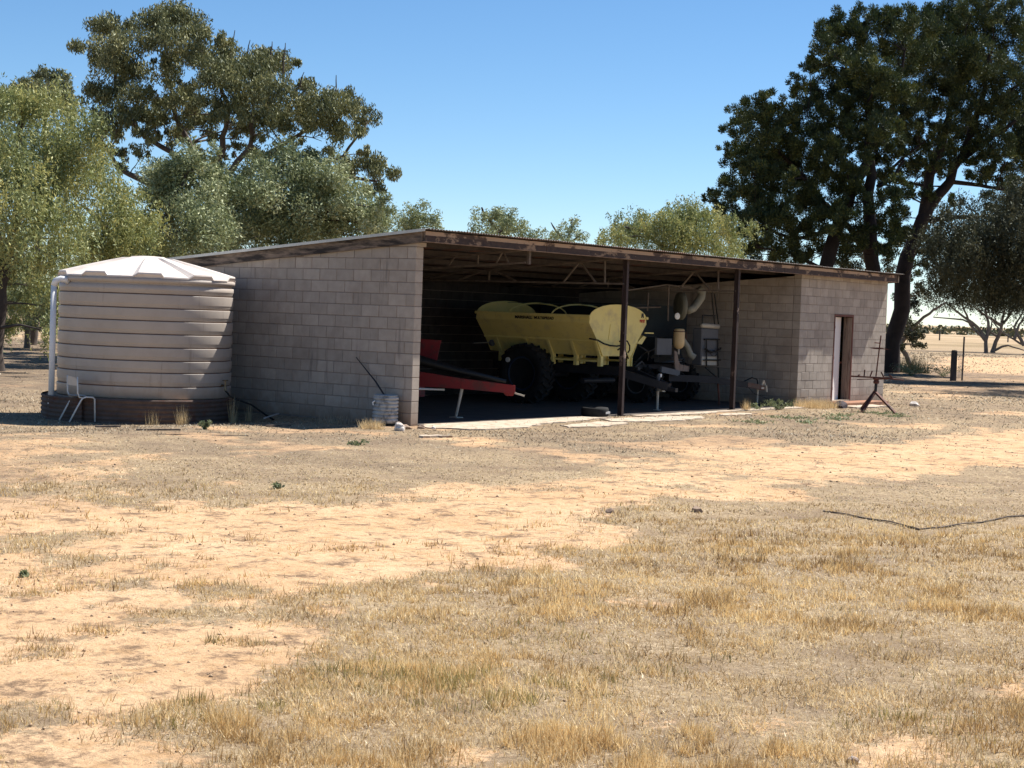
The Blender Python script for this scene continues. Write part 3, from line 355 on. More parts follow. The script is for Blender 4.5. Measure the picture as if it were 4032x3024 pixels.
def litter_shade_at(x, y):
    """dark leaf litter with tree shade painted into it: thick under the trees, thin on the old grey grass round the shed"""
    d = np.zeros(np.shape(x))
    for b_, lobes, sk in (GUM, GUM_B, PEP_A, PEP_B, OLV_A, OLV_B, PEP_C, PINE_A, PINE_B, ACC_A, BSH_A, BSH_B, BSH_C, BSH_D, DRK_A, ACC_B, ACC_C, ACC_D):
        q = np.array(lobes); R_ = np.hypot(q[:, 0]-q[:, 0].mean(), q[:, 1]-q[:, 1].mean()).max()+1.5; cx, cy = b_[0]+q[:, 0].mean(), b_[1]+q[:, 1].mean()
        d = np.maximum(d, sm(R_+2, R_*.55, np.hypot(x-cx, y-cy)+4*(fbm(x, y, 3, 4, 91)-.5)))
    for cx, cy, R_ in ((2.5, 16.5, 8), (10, 27, 9), (36, 5, 5), (30, 1.5, 3.5)): d = np.maximum(d, .9*sm(R_, R_*.5, np.hypot(x-cx, y-cy)+3*(fbm(x, y, 2, 4, 95)-.5)))  # extra circles paint tree shade on the dirt beside the crowns
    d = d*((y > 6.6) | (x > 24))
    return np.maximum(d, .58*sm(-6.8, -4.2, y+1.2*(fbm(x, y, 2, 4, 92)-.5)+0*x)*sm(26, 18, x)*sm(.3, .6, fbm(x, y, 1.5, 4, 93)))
def ground():
    u = np.linspace(-1, 1, 450); k = 7.2
    ax = np.sinh(u*k)/np.sinh(k)*3200
    # finer near: shift the centre of the grid to the yard
    X, Y = np.meshgrid(ax-8, ax-5, indexing='ij'); n = len(u)
    Z = gz(X, Y)
    inside = (X > .3) & (X < 18.5) & (Y > .3) & (Y < 6.2); Z = np.where(inside, -.12, Z)
    V = np.stack([X, Y, Z], -1).reshape(-1, 3); i = np.arange(n-1)
    a = (i[:, None]*n+i[None, :]).ravel(); F = np.stack([a, a+n, a+n+1, a+1], 1)
    tn = sand(X, Y); litter_shade = litter_shade_at(X, Y); tn = np.minimum(tn, 1-.8*np.clip(litter_shade-.4, 0, 1)).ravel()
    o = np_mesh('ground', V, F, 'ground', tn, kind='structure'); at_ = o.data.attributes.new('litter_shade', 'FLOAT', 'POINT'); at_.data.foreach_set('value', litter_shade.ravel().astype(np.float32)); o.data.shade_smooth(); return o
def groundmat():
    m = bpy.data.materials.new('ground'); m.use_nodes = True; n = m.node_tree; N = n.nodes; L = n.links; b = N['Principled BSDF']
    b.inputs['Roughness'].default_value = .95; b.inputs['Specular IOR Level'].default_value = .1
    geo = N.new('ShaderNodeNewGeometry')
    def noise(s, det=6, ro=.6, sc=None):
        t = N.new('ShaderNodeTexNoise'); t.inputs['Scale'].default_value = s; t.inputs['Detail'].default_value = det; t.inputs['Roughness'].default_value = ro
        L.new(geo.outputs['Position'], t.inputs['Vector']); return t.outputs['Fac']
    def mr(f, a, c, d=0, e=1):
        r = N.new('ShaderNodeMapRange'); r.inputs[1].default_value = a; r.inputs[2].default_value = c; r.inputs[3].default_value = d; r.inputs[4].default_value = e; L.new(f, r.inputs[0]); return r.outputs[0]
    def mix(f, a, c):
        x = N.new('ShaderNodeMix'); x.data_type = 'RGBA'; L.new(f, x.inputs[0]) if not isinstance(f, float) else None
        for k, v in ((6, a), (7, c)):
            if isinstance(v, tuple): x.inputs[k].default_value = (*v, 1)
            else: L.new(v, x.inputs[k])
        return x.outputs[2]
    def mth(op, a, c):
        x = N.new('ShaderNodeMath'); x.operation = op
        for i, v in enumerate((a, c)):
            if isinstance(v, (int, float)): x.inputs[i].default_value = v
            else: L.new(v, x.inputs[i])
        return x.outputs[0]
    at = N.new('ShaderNodeAttribute'); at.attribute_name = 'tint'
    sandc = mix(mr(noise(.7), .35, .65), (.57, .36, .20), (.67, .455, .275))
    sandc = mix(mr(noise(6), .5, .68), sandc, (.47, .29, .15))
    sandc = mix(mr(noise(28, 5, .7), .58, .72), sandc, (.29, .20, .12))
    sandc = mix(mr(noise(2.6, 10, .80), .515, .60), sandc, (.22, .145, .09))
    sandc = mix(mr(noise(17, 8, .8), .55, .66), sandc, (.28, .19, .115))
    lit = mix(mr(noise(9, 6, .75), .35, .65), (.22, .155, .095), (.42, .315, .195))
    lit = mix(mr(noise(30, 4, .8), .52, .66), lit, (.58, .46, .31))
    lit = mix(mr(noise(1.1, 5), .45, .7), lit, (.23, .165, .11))
    f = mth('ADD', at.outputs['Fac'], mr(noise(11, 6, .8), .3, .7, -.5, .5)); f = mr(f, .35, .65)
    col = mix(f, lit, sandc)
    ad_ = N.new('ShaderNodeAttribute'); ad_.attribute_name = 'litter_shade'; fd = mth('MULTIPLY', ad_.outputs['Fac'], mr(noise(1.3, 7, .7), .35, .6, .3, .95))
    col = mix(fd, col, mix(mr(noise(12, 6, .8), .35, .65), (.085, .062, .048), (.20, .15, .11)))  # leaf litter colour, which also carries the painted tree shade
    # distance bands of the plain
    sp = N.new('ShaderNodeVectorMath'); sp.operation = 'LENGTH'; L.new(geo.outputs['Position'], sp.inputs[0])
    far = mr(sp.outputs['Value'], 90, 180); band = mr(noise(.012, 3), .42, .58)
    col = mix(far, col, mix(band, (.27, .20, .115), (.45, .33, .21)))
    L.new(col, b.inputs['Base Color'])
    bp = N.new('ShaderNodeBump'); bp.inputs['Strength'].default_value = .9; bp.inputs['Distance'].default_value = .05; L.new(noise(8, 9, .72), bp.inputs['Height'])
    L.new(bp.outputs[0], b.inputs['Normal']); M['ground'] = m
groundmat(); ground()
# ------------------------------------------------------------------ the shed
SLOPE = .0885
def roofz(y): return 3.285-SLOPE*(y+.28)
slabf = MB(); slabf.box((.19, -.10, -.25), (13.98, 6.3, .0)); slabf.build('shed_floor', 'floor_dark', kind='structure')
def patch(pts, z, h, name, m):
    b = MB(); b.prism([(x, y, z-h) for x, y in pts], (0, 0, h)); return b.build(name, m, kind='structure')
def wobble(pts, amp, seed, sub=6):
    r = random.Random(seed); out = []
    for i in range(len(pts)):
        a = pts[i]; c = pts[(i+1) % len(pts)]
        for k in range(sub):
            t = k/sub; out.append((a[0]+(c[0]-a[0])*t+r.uniform(-amp, amp), a[1]+(c[1]-a[1])*t+r.uniform(-amp, amp)))
    return out
aps = MB()
for i, (pts, z) in enumerate((([(.35, .02), (5.9, .02), (5.5, -.35), (4.2, -.62), (2.6, -.85), (1.6, -1.25), (.3, -1.15), (-.2, -.5), (.1, -.1)], .008),
                 ([(5.0, -.55), (6.9, -.6), (8.0, -.95), (7.4, -1.35), (6.1, -1.5), (5.0, -1.3), (4.6, -1.0)], .006),
                 ([(2.6, -1.25), (4.1, -.95), (4.7, -1.25), (4.2, -1.6), (3.0, -1.75), (2.4, -1.55)], .005),
                 ([(6.6, -.12), (10.8, -.12), (11.2, -.3), (9.4, -.42), (8.3, -.55), (7.2, -.5), (6.5, -.32)], .007),
                 ([(9.0, -.75), (9.9, -.7), (10.1, -1.0), (9.3, -1.15), (8.7, -1.0)], .005),
                 ([(-1.75, -1.66), (-1.3, -1.72), (-1.32, -1.9), (-1.8, -1.86)], .02))):
    aps.prism([(x, y, z-.1) for x, y in wobble(pts, .07, i)], (0, 0, .1))
aps.build('concrete_apron', 'slab', kind='structure')
patch([(10.9, -.11), (13.97, -.11), (13.97, -.42), (10.95, -.40)], .012, .15, 'concrete_footing', 'slab')
patch([(.19, -.30), (6, -.30), (6, -.11), (.19, -.11)], .0, .12, 'floor_edge', 'slab') if False else None

shed = thing('machinery_shed', 'long open-fronted machinery shed of grey-brown concrete blocks under a low iron skillion roof', 'shed')
def wpoint(o, d, nrm, s, t, z): return (o[0]+d[0]*s+nrm[0]*t, o[1]+d[1]*s+nrm[1]*t, z)
BL = []  # every block: (area in view, corners)
def wall(o, d, nrm, s0, s1, ztop, first_full, th=.19, holes=(), rank=True, kmax=17, endtrim=()):
    """running bond courses along d from o; nrm points into the wall"""
    for k in range(kmax):
        z0 = k*.2+.005; z1 = z0+.19
        e = s0 if first_full(k) else s0-.2
        while e < s1-.02:
            a, c = max(e, s0)+.005, min(e+.4, s1)-.005; e += .4
            segs = [(a, c)]
            for h0, h1, hz0, hz1 in holes:
                if hz0 < z0+.1 < hz1:
                    ns = []
                    for p, q in segs:
                        if q <= h0 or p >= h1: ns.append((p, q)); continue
                        if p < h0: ns.append((p, min(q, h0)))
                        if q > h1: ns.append((max(p, h1), q))
                    segs = ns
            for p, q in segs:
                if q-p < .03: continue
                za, zb = min(z1, ztop(p)), min(z1, ztop(q))
                if min(za, zb)-z0 < .02: continue
                BL.append((o, d, nrm, p, q, z0, za, zb, th, rank))
sidetop = lambda s: 3.07-SLOPE*s
# left end wall (runs back along y), front end is the pier
wall((0, 0), (0, 1), (1, 0), 0, 6.3, sidetop, lambda k: k % 2 == 1)
# store room: front wall with the door hole, and its left side wall
wall((13.98, 0), (1, 0), (0, 1), 0, 4.8, lambda s: 3.085, lambda k: k % 2 == 0, holes=[(1.80, 2.86, 0, 2.2)])
wall((13.98, .2), (0, 1), (1, 0), 0, 6.1, lambda s: 3.05-SLOPE*s, lambda k: True if k % 2 == 0 else False)
wall((18.59, .2), (0, 1), (1, 0), 0, 6.1, lambda s: 3.05-SLOPE*s, lambda k: k % 2 == 0, rank=False)
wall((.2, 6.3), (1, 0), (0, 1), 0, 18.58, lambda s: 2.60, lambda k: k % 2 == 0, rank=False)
def block_pts(B):
    o, d, nrm, p, q, z0, za, zb, th, rk = B
    return [wpoint(o, d, nrm, p, 0, z0), wpoint(o, d, nrm, q, 0, z0), wpoint(o, d, nrm, q, th, z0), wpoint(o, d, nrm, p, th, z0),
            wpoint(o, d, nrm, p, 0, za), wpoint(o, d, nrm, q, 0, zb), wpoint(o, d, nrm, q, th, zb), wpoint(o, d, nrm, p, th, za)]
def score(B):
    o, d, nrm, p, q, z0, za, zb, th, rk = B
    if not rk: return 0
    m = wpoint(o, d, nrm, (p+q)/2, 0, z0+.1); v = Vector((m[0]-CP[0], m[1]-CP[1])); D2 = v.length_squared
    fac = abs(v.x*nrm[0]+v.y*nrm[1])/v.length
    if o == (0, 0) and d == (0, 1):
        if p > 4.6: return 0
    if o == (13.98, .2) and p > 2.6: return 0
    return (q-p)*(min(za, zb)-z0)*fac/D2
BL.sort(key=score, reverse=True)
meshes = {}; joined = MB(); dark = MB()
jr = random.Random(4)
for i, B in enumerate(BL):
    o, d, nrm, p, q, z0, za, zb, th, rk = B
    if i < 300 and score(B) > 0:
        L_ = round(q-p, 3); ha, hb = round(za-z0, 3), round(zb-z0, 3); key = (L_, ha, hb, d, nrm)
        if key not in meshes:
            b = MB()
            if ha == hb:
                x1 = d[0]*L_+nrm[0]*th; y1 = d[1]*L_+nrm[1]*th
                b.cbox((min(0, x1), min(0, y1), 0), (max(0, x1), max(0, y1), ha), .006)
            else:
                b.hexa(block_pts(((0, 0), d, nrm, 0, L_, 0, ha, hb, th, rk)))
            ob = b.build('block', 'block', shed); me = ob.data; bpy.data.objects.remove(ob); meshes[key] = me
        ob = bpy.data.objects.new('block', meshes[key]); COL.objects.link(ob); ob.parent = shed
        w0 = wpoint(o, d, nrm, p, jr.uniform(-.003, .003), z0+jr.uniform(-.001, .001)); ob.location = w0
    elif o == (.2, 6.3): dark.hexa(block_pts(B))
    else: joined.hexa(block_pts(B))
joined.build('block', 'block', shed, kind='stuff'); dark.build('block', 'shaded_block', shed, kind='stuff')
# mortar behind the joints
mo = MB()
def core(x0, y0, x1, y1, z0a, z0b):  # slab of mortar with sloped top along y
    mo.hexa([(x0, y0, -.15), (x1, y0, -.15), (x1, y1, -.15), (x0, y1, -.15), (x0, y0, z0a), (x1, y0, z0a), (x1, y1, z0b), (x0, y1, z0b)])
core(.008, .008, .182, 6.3, 3.06, 3.06-SLOPE*6.3)
core(13.988, .195, 14.162, 6.3, 3.05, 3.04-SLOPE*6.1)
core(18.6, .195, 18.772, 6.3, 3.05, 3.04-SLOPE*6.1)
core(.2, 6.308, 18.7, 6.48, 2.59, 2.59)
core(13.988, .008, 15.79, .182, 3.08, 3.08); core(16.83, .008, 18.772, .182, 3.08, 3.08)
mo.hexa([(15.79, .008, 2.205), (16.83, .008, 2.205), (16.83, .182, 2.205), (15.79, .182, 2.205), (15.79, .008, 3.08), (16.83, .008, 3.08), (16.83, .182, 3.08), (15.79, .182, 3.08)])
mo.build('mortar', 'mortar', shed)
cap = MB(); cap.box((-.012, -.012, 3.005), (.235, .18, 3.072)); cap.build('pier_cap', 'block', shed)
wp = [(.2, 8.34), (8.56, 9.36), (9.44, 11.55), (11.74, 13.2), (13.36, 18.6)]
for a, c in wp: b = MB(); b.box((a, 6.33, 2.602), (c, 6.42, roofz(6.42)-.015)); b.build('wall_plate', 'old_timber', shed)
# roof sheets: corrugated iron
def sheet_mesh(W, y0, y1):
    V = []; F = []; n = int(W/.0127); ny = 2
    for side in (0, 1):
        for j in range(ny):
            y = y0+(y1-y0)*j/(ny-1)
            for i in range(n+1):
                x = W*i/n; V.append((x, y, roofz(y)+.009*math.sin(x/.0762*2*PI)-.0025*side))
    m_ = n+1
    for j in range(ny-1):
        for i in range(n):
            a = j*m_+i; F.append((a, a+1, a+m_+1, a+m_)); c = ny*m_+a; F.append((c, c+m_, c+m_+1, c+1))
    for i in range(n): F.append((i, ny*m_+i, ny*m_+i+1, i+1))
    return V, F
V, F = sheet_mesh(.762, -.36, 6.62); b = MB().add(V, F); base = b.build('roof_sheet', 'roof_iron', shed, True); base.location = (-.14, 0, 0)
rr = random.Random(3)
for i in range(1, 25):
    o = base.copy(); COL.objects.link(o); o.location = (-.14+i*.762, rr.uniform(-.03, .02), rr.uniform(0, .006)); o.parent = shed
# fascia channel along the front, in lengths
xs = [-.10, 3.35, 8.1, 12.6, 15.05, 18.72]
for i in range(5):
    a, c = xs[i]+.006, xs[i+1]-.006; b = MB()
    b.box((a, -.268, 3.088), (c, -.255, 3.185)); fb = b.build('fascia_beam', 'fascia', shed)
    b = MB(); b.box((a, -.268, 3.187), (c, -.255, 3.255)); b.box((a, -.255, 3.245), (c, -.20, 3.255)); b.build('peeling_strip', 'fascia_top', fb)
    b = MB(); b.box((a, -.275, 3.074), (c, -.20, 3.086)); b.build('lower_flange', 'fascia_edge', fb)
b = MB(); b.box((-.09, -.19, 3.085), (18.6, -.15, 3.25)); b.build('front_rafter', 'old_timber', shed)
# end rafter over the left wall with flashing strip
def slope_beam(x0, x1, y0, y1, zo0, zo1):
    b = MB(); b.hexa([(x0, y0, roofz(y0)+zo0), (x1, y0, roofz(y0)+zo0), (x1, y1, roofz(y1)+zo0), (x0, y1, roofz(y1)+zo0), (x0, y0, roofz(y0)+zo1), (x1, y0, roofz(y0)+zo1), (x1, y1, roofz(y1)+zo1), (x0, y1, roofz(y1)+zo1)]); return b
slope_beam(-.07, -.02, -.25, 6.5, -.205, -.022).build('end_rafter', 'old_timber', shed)
slope_beam(-.155, -.142, -.29, 6.6, -.035, .014).build('roof_flashing', 'flashing', shed)
slope_beam(18.83, 18.88, -.25, 6.5, -.205, -.022).build('end_rafter', 'old_timber', shed)
# purlins
for y in (.75, 1.9, 3.05, 4.2, 5.35, 6.2):
    z = roofz(y)-.03; b = MB(); b.box((-.06, y-.025, z-.10), (18.85, y+.025, z)); b.build('purlin', 'purlin_steel', shed)
# roof trusses running back from each post
def truss(x, zc, y_end, wr=.022):
    t = MB(); t.bar((x, -.05, zc), (x, y_end, zc-.02), .04, .035)
    t.bar((x, -.12, roofz(-.12)-.16), (x, y_end, roofz(y_end)-.14), .04, .035)
    t.build('truss_chord', 'truss_steel', shed)
    for y0, y1 in ((1.40, 1.03), (.61, 1.01), (.40, .42), (3.31, 3.31), (2.6, 3.2), (4.1, 3.5), (4.9, 4.5)):
        q = MB(); q.tube([(x, y0, zc+.01), (x, y1, roofz(y1)-.15)], wr, 6); q.build('truss_web', 'truss_steel', shed)
truss(6.3, 2.60, 6.2); truss(10.80, 2.60, 6.2)
q = MB(); q.bar((3.04, -.02, 2.87), (3.04, 6.2, 2.50), .04, .035); q.bar((3.04, -.12, roofz(-.12)-.16), (3.04, 6.2, roofz(6.2)-.12), .04, .03); q.build('truss_chord', 'truss_steel', shed)
for y0, y1 in ((.66, .50), (.34, .48), (1.07, 1.07), (1.8, 1.62), (2.9, 2.6)):
    q = MB(); q.tube([(3.04, y0, 2.86-.06*y0), (3.04, y1, roofz(y1)-.15)], .018, 6); q.build('truss_web', 'truss_steel', shed)
q = MB(); q.bar((3.04, -.1, 3.09), (3.04, -.1, 2.84), .05, .06); q.build('hanging_bracket', 'truss_steel', shed)
# steel posts
for x in (6.33, 10.80):
    b = MB(); b.box((x-.038, -.12, 0), (x+.038, -.11, 3.08)); b.box((x-.038, -.03, 0), (x+.038, -.02, 3.08)); b.box((x-.006, -.11, 0), (x+.006, -.03, 3.08))
    b.box((x-.075, -.15, 0), (x+.075, .01, .012)); b.build('post', 'post_steel', shed)
# door
door_f = MB()
X0, X1 = 15.78, 16.84
door_f.box((X0, -.012, .0), (X0+.045, .185, 2.20)); door_f.box((X1-.045, -.012, .0), (X1, .185, 2.20)); door_f.box((X0+.045, -.012, 2.15), (X1-.045, .185, 2.2))
door_f.build('door_frame', 'door_timber', shed)
b = MB(); b.box((X1-.075, .01, .03), (X1-.047, .22, 2.13)); b.box((X1-.095, .05, .03), (X1-.076, .11, 2.13)); b.build('door_lining', 'lining', shed)
th = math.radians(13); hx, hy = X0+.05, .04; L_ = .80
c_, s_ = math.cos(th), math.sin(th)
def leaf(p, q, z0, z1, t0, t1): return [(hx+c_*a-s_*t, hy+s_*a+c_*t, z) for z in (z0, z1) for a, t in ((p, t0), (q, t0), (q, t1), (p, t1))]
b = MB(); b.hexa(leaf(0, L_, .07, 2.13, 0, .035)); dl = b.build('door', 'white_door', shed)
b = MB(); b.tube([(hx+c_*.74, hy+s_*.74-.02, 1.02), (hx+c_*.74+.02, hy+s_*.74-.07, 1.02)], .018, 8); b.build('handle', 'rust_steel', dl)
for z in (.35, 1.1, 1.85): b = MB(); b.box((hx-.02, hy-.012, z), (hx+.09, hy-.004, z+.07)); b.build('hinge', 'rust_steel', dl)
b = MB(); b.box((X0-.25, -.55, -.05), (17.9, -.02, .075)); b.build('door_step', 'red_step', shed)
b = MB(); b.box((X0-.02, -.012, .078), (X1+.02, .19, .10)); b.build('door_sill', 'slab', shed)
b = MB(); b.prism([(x, y, -.08) for x, y in wobble([(15.2, -.56), (16.9, -.56), (16.6, -1.15), (15.1, -1.05)], .05, 8, 4)], (0, 0, .1)); b.build('concrete_pad', 'slab', kind='structure')
# pole leaning inside the door
single(MB().tube([(16.35, .45, .02), (16.62, .5, 1.7)], .018, 8), 'pole', 'pale_steel', 'thin pale pole leaning inside the dark doorway', 'pole', (16.35, .45, .02))
# ------------------------------------------------------------------ water tank
tk = thing('water_tank', 'ribbed beige poly rainwater tank with a white shallow cone roof beside the shed wall', 'water tank', (-1.761, 4.663, 0.276))
R0 = 1.497; prof = [(0, 0.2763), (R0-.03, 0.2763), (R0, 0.2976)]
seams = [0.4894, 0.7238, 0.9262, 1.15, 1.3737, 1.5975, 1.8106, 2.045]
for i, z in enumerate(seams):
    prof += [(R0+.004, z-.02), (R0+.004, z-.012), (R0+.001, z-.010), (R0-.028, z-.009), (R0-.030, z-.008), (R0-.030, z+.007), (R0-.028, z+.008), (R0-.012, z+.009), (R0-.010, z+.010), (R0-.010, z+.045), (R0-.009, z+.048), (R0+.003, z+.068), (R0+.004, z+.072)]
prof += [(R0+.002, 2.1835), (R0-.03, 2.1995), (R0-.03, 2.2261), (R0+.02, 2.2315), (R0+.025, 2.306), (R0-.05, 2.322), (0, 2.322)]
b = MB(); b.lathe(prof, (-1.761, 4.663, 0), 96); tb = b.build('tank_body', 'tank', tk, True)
tb.data.shade_smooth()
for z in seams:
    b = MB(); b.lathe([(R0-.033, z-.0075), (R0-.0265, z-.0075), (R0-.0265, z+.0065), (R0-.033, z+.0065)], (-1.761, 4.663, 0), 72); b.build('tank_seam', 'tank_seam', tk)
# roof: shallow cone with raised sectors
n = 200
def rmod(rad):
    def f(i, k):
        ph = (k/n*10+.867) % 1
        up = sm(.0, .035, ph)*(1-sm(.47, .505, ph)); r_ = rad[i]
        return float(up)*(.075 if r_ > .25 else 0)*(.35+.65*r_/1.5)
    return f
rp = [(1.492, 2.306), (1.53, 2.3135), (1.524, 2.338), (1.225, 2.4286), (0.831, 2.5405), (0.448, 2.6417), (0.32, 2.679), (0.277, 2.7003), (0.128, 2.7109), (0.005, 2.7109)]
b = MB(); b.lathe([(r_, z) for r_, z in rp], (-1.761, 4.663, 0), n, mod=lambda i, k: rmod([q[0] for q in rp])(i, k)*.8 if 1 <= i < 6 else 0)
b.build('tank_roof', 'tank_top', tk, False)
# overflow pipe, vertical joint strip and tap
b = MB(); b.tube([(-3.205, 4.999, 2.205), (-3.259, 5.02, 2.242), (-3.322, 5.063, 2.247), (-3.386, 5.105, 2.215), (-3.408, 5.127, 2.13)], .055, 14); b.build('pipe_elbow', 'pvc', tk, True)
b = MB(); b.tube([(-3.408, 5.127, 2.141), (-3.408, 5.127, 0.042)], .051, 14); b.build('overflow_pipe', 'pvc', tk, True)
b = MB(); b.lathe([(.054, 0), (.056, .0), (.056, .05), (.05, .05)], (-3.408, 5.127, 0.106), 14); b.build('pipe_collar', 'pvc', tk, True)
b = MB(); b.tube([(-1.245, 3.262, 0.511), (-1.266, 3.155, 0.511), (-1.271, 3.139, 0.425)], .022, 8); b.tube([(-1.266, 3.155, 0.511), (-1.266, 3.155, 0.596)], .012, 6); b.tube([(-1.33, 3.155, 0.601), (-1.202, 3.155, 0.601)], .01, 6); b.build('tap', 'brass', tk)
b = MB(); b.tube([(-1.271, 3.139, 0.425), (-1.223, 3.06, 0.319), (-0.925, 2.846, 0.191), (-0.605, 2.793, -0.001), (-0.286, 2.9, -0.107)], .016, 8); b.build('hose', 'rubber', tk)
st = thing('tank_stand', 'low ring of rusty corrugated iron packed with earth under the beige tank', 'tank stand', (-1.82, 4.7, -.13))
def ring(cx, cy, R, z0, z1, a0, a1, name, m, amp=.010):
    V = []; F = []; nz = int((z1-z0)/.013)+1; na = 40
    for s in (0, 1):
        for i in range(nz+1):
            z = z0+(z1-z0)*i/nz
            for k in range(na+1):
                a = a0+(a1-a0)*k/na; r_ = R+amp*math.sin(z/.076*2*PI)-.004*s+.012*math.sin(a*7); V.append((cx+r_*math.cos(a), cy+r_*math.sin(a), z))
    m_ = na+1
    for s in (0, 1):
        for i in range(nz):
            for k in range(na):
                q = s*(nz+1)*m_+i*m_+k; F.append((q, q+1, q+m_+1, q+m_))
    return MB().add(V, F).build(name, m, st, True)
for j, (a0, a1, R_, z1) in enumerate(((-2.95, -1.95, 1.60, .375), (-2.0, -1.05, 1.59, .38), (-1.1, .1, 1.60, .36), (0, 1.6, 1.6, .37), (1.55, 3.4, 1.63, .37))):
    ring(-1.82, 4.7, R_+.03+.008*j, -.17, z1-.1, a0, a1, 'iron_sheet', 'rusty_iron')
b = MB(); b.lathe([(1.59, -.15), (1.59, .265), (1.53, 0.2721), (0.01, 0.2721)], (-1.82, 4.7, 0), 48); b.build('earth_fill', 'brown_rock', st)
# ------------------------------------------------------------------ chair
ch = thing('school_chair', 'old pale plastic and tube school chair by the left side of the tank', 'chair', (-3.4, 4.6, -.115))
fx = np.array((.95, -.31, 0)); wx = np.array((.30, .954, 0)); o0 = np.array((-3.76, 4.16, -.115))
def cp(a, c, z): return tuple(o0+fx*a+wx*c+np.array((0, 0, z)))
for c in (0, .45):
    MB().tube([cp(-.02, c, 0), cp(.17, c, .36), cp(.20, c, .395), cp(.25, c, .415), cp(.37, c, .41), cp(.405, c, .38), cp(.42, c, 0)], .0135, 8).build('leg_frame', 'chair_tube', ch, True)
    MB().tube([cp(.20, c, .40), cp(.14, c, .41), cp(.11, c, .48), cp(.10, c, .75)], .012, 8).build('back_upright', 'chair_tube', ch, True)
MB().tube([cp(.25, 0, .405), cp(.25, .45, .405)], .011, 6).build('cross_bar', 'chair_tube', ch)
V = []; F = []
for i in range(9):
    for j in range(9):
        a = i/8; c = j/8; V.append(cp(.10+.31*a, .005+.44*c, .425+.015*(2*c-1)**2-.02*sm(.8, 1, a)-.01*math.sin(a*PI)))
F = [(i*9+j, i*9+j+1, (i+1)*9+j+1, (i+1)*9+j) for i in range(8) for j in range(8)]
V2 = [(x, y, z-.010) for x, y, z in V]; F2 = [tuple(81+k for k in f[::-1]) for f in F]
MB().add(V+V2, F+F2).build('seat', 'chair_shell', ch, True)
V = []
for s in (0, 1):
    for i in range(7):
        for j in range(9):
            a = i/6; c = j/8; top = .03*(1-(2*c-1)**2); V.append(cp(.115-.01*a-.035*(1-(2*c-1)**2)-.008*s, .0+.45*c, .60+(.12+top)*a))
F = [(k*63+i*9+j, k*63+i*9+j+1, k*63+(i+1)*9+j+1, k*63+(i+1)*9+j) for k in (0, 1) for i in range(6) for j in range(8)]
MB().add(V, F).build('backrest', 'chair_shell', ch, True)
# ------------------------------------------------------------------ small things by the wall
dr = thing('ribbed_drum', 'weathered grey ribbed drum standing against the left end wall near the corner', 'drum', (-.27, .34, 0))
pr_ = [(0, .03), (.195, .03), (.205, .045)]
for i in range(7): z = .06+i*.061; pr_ += [(.214, z), (.22, z+.012), (.214, z+.042), (.196, z+.048), (.196, z+.057)]
pr_ += [(.21, .487), (.195, .50), (.15, .505), (0, .497)]
MB().lathe(pr_, (-.27, .34, 0), 36).build('drum_body', 'drum', dr, True)
MB().tube([(-.47, .40, .40), (-.50, .43, .37), (-.49, .42, .33)], .014, 6).build('drum_fitting', 'chip', dr)
single(MB().tube([(-.22, .40, .47), (-.12, .72, .71), (-.015, 1.27, 1.09)], [.016, .014, .006], 6), 'metal_rod', 'dark_steel', 'thin dark rod sticking up out of the grey drum', 'rod', (-.22, .40, .47))
def rock(c, r, m, label, seed, cat='rock', group=None, flat=.7):
    rnd = random.Random(seed); bm = bmesh.new(); bmesh.ops.create_icosphere(bm, subdivisions=3, radius=1)
    ph = [rnd.uniform(0, 6) for _ in range(6)]
    cut = [Vector((rnd.uniform(-1, 1), rnd.uniform(-1, 1), rnd.uniform(-.3, 1))).normalized() for _ in range(5)]
    for v in bm.verts:
        p = v.co.copy(); k = 1+.12*math.sin(3*p.x+ph[0])+.1*math.sin(4*p.y+ph[1])+.08*math.sin(7*p.z+ph[2]+3*p.x)+rnd.uniform(-.03, .03)
        for q in cut:
            dq = p.dot(q)*k
            if dq > .72: k *= .72/dq
        v.co = Vector((p.x*r*k*1.1, p.y*r*k, (p.z*k*flat+flat*.55)*r))
    me = bpy.data.meshes.new('rock'); bm.to_mesh(me); bm.free(); me.materials.append(M[m]); o = bpy.data.objects.new('rock', me); COL.objects.link(o)
    z = float(gz(c[0], c[1])); o.location = (c[0], c[1], z-.01); o['label'] = label; o['category'] = cat
    if group: o['group'] = group
rock((-.98, -.60), .105, 'white_rock', 'white pocked rock on the ground in front of the grey drum', 1, flat=.95)
rock((-.62, -.42), .085, 'brown_rock', 'brown stone between the white rock and the wall corner', 2)
rock((-.28, -.45), .07, 'brown_rock', 'brown stone at the foot of the wall corner', 3)
rock((-.15, -.62), .045, 'white_rock', 'small pale stone just right of the wall corner', 4)
rock((14.75, -.75), .19, 'black_rock', 'black lump of rock in dry weeds left of the doorstep', 5)
rock((18.0, -1.2), .13, 'white_rock', 'pale stone on the ground behind the right leg of the rusty stand', 6)
rock((-6.9, -9.62), .06, 'brown_rock', 'dark brown stone on the track edge above the dense stubble', 8)
rock((-14.72, -15.05), .035, 'white_rock', 'whitish stone on the bare patch at the lower right', 9)
rock((-15.55, -15.02), .045, 'brown_rock', 'brown clod at the very bottom right of the stubble', 10)
rock((-7.7, -9.1), .05, 'brown_rock', 'small clod in the sandy track', 11)
hp = [(-5.50, -10.35), (-5.56, -10.6), (-5.72, -10.95), (-5.80, -11.2), (-6.01, -11.62), (-5.75, -11.72), (-5.3, -11.78), (-4.9, -11.85), (-4.3, -11.9), (-3.8, -11.97), (-3.2, -12.05)]
hr = random.Random(6)
hq = [(x+hr.uniform(-.03, .03), y+hr.uniform(-.03, .03), float(gz(x, y))+.006+hr.uniform(-.010, .010)) for x, y in hp]
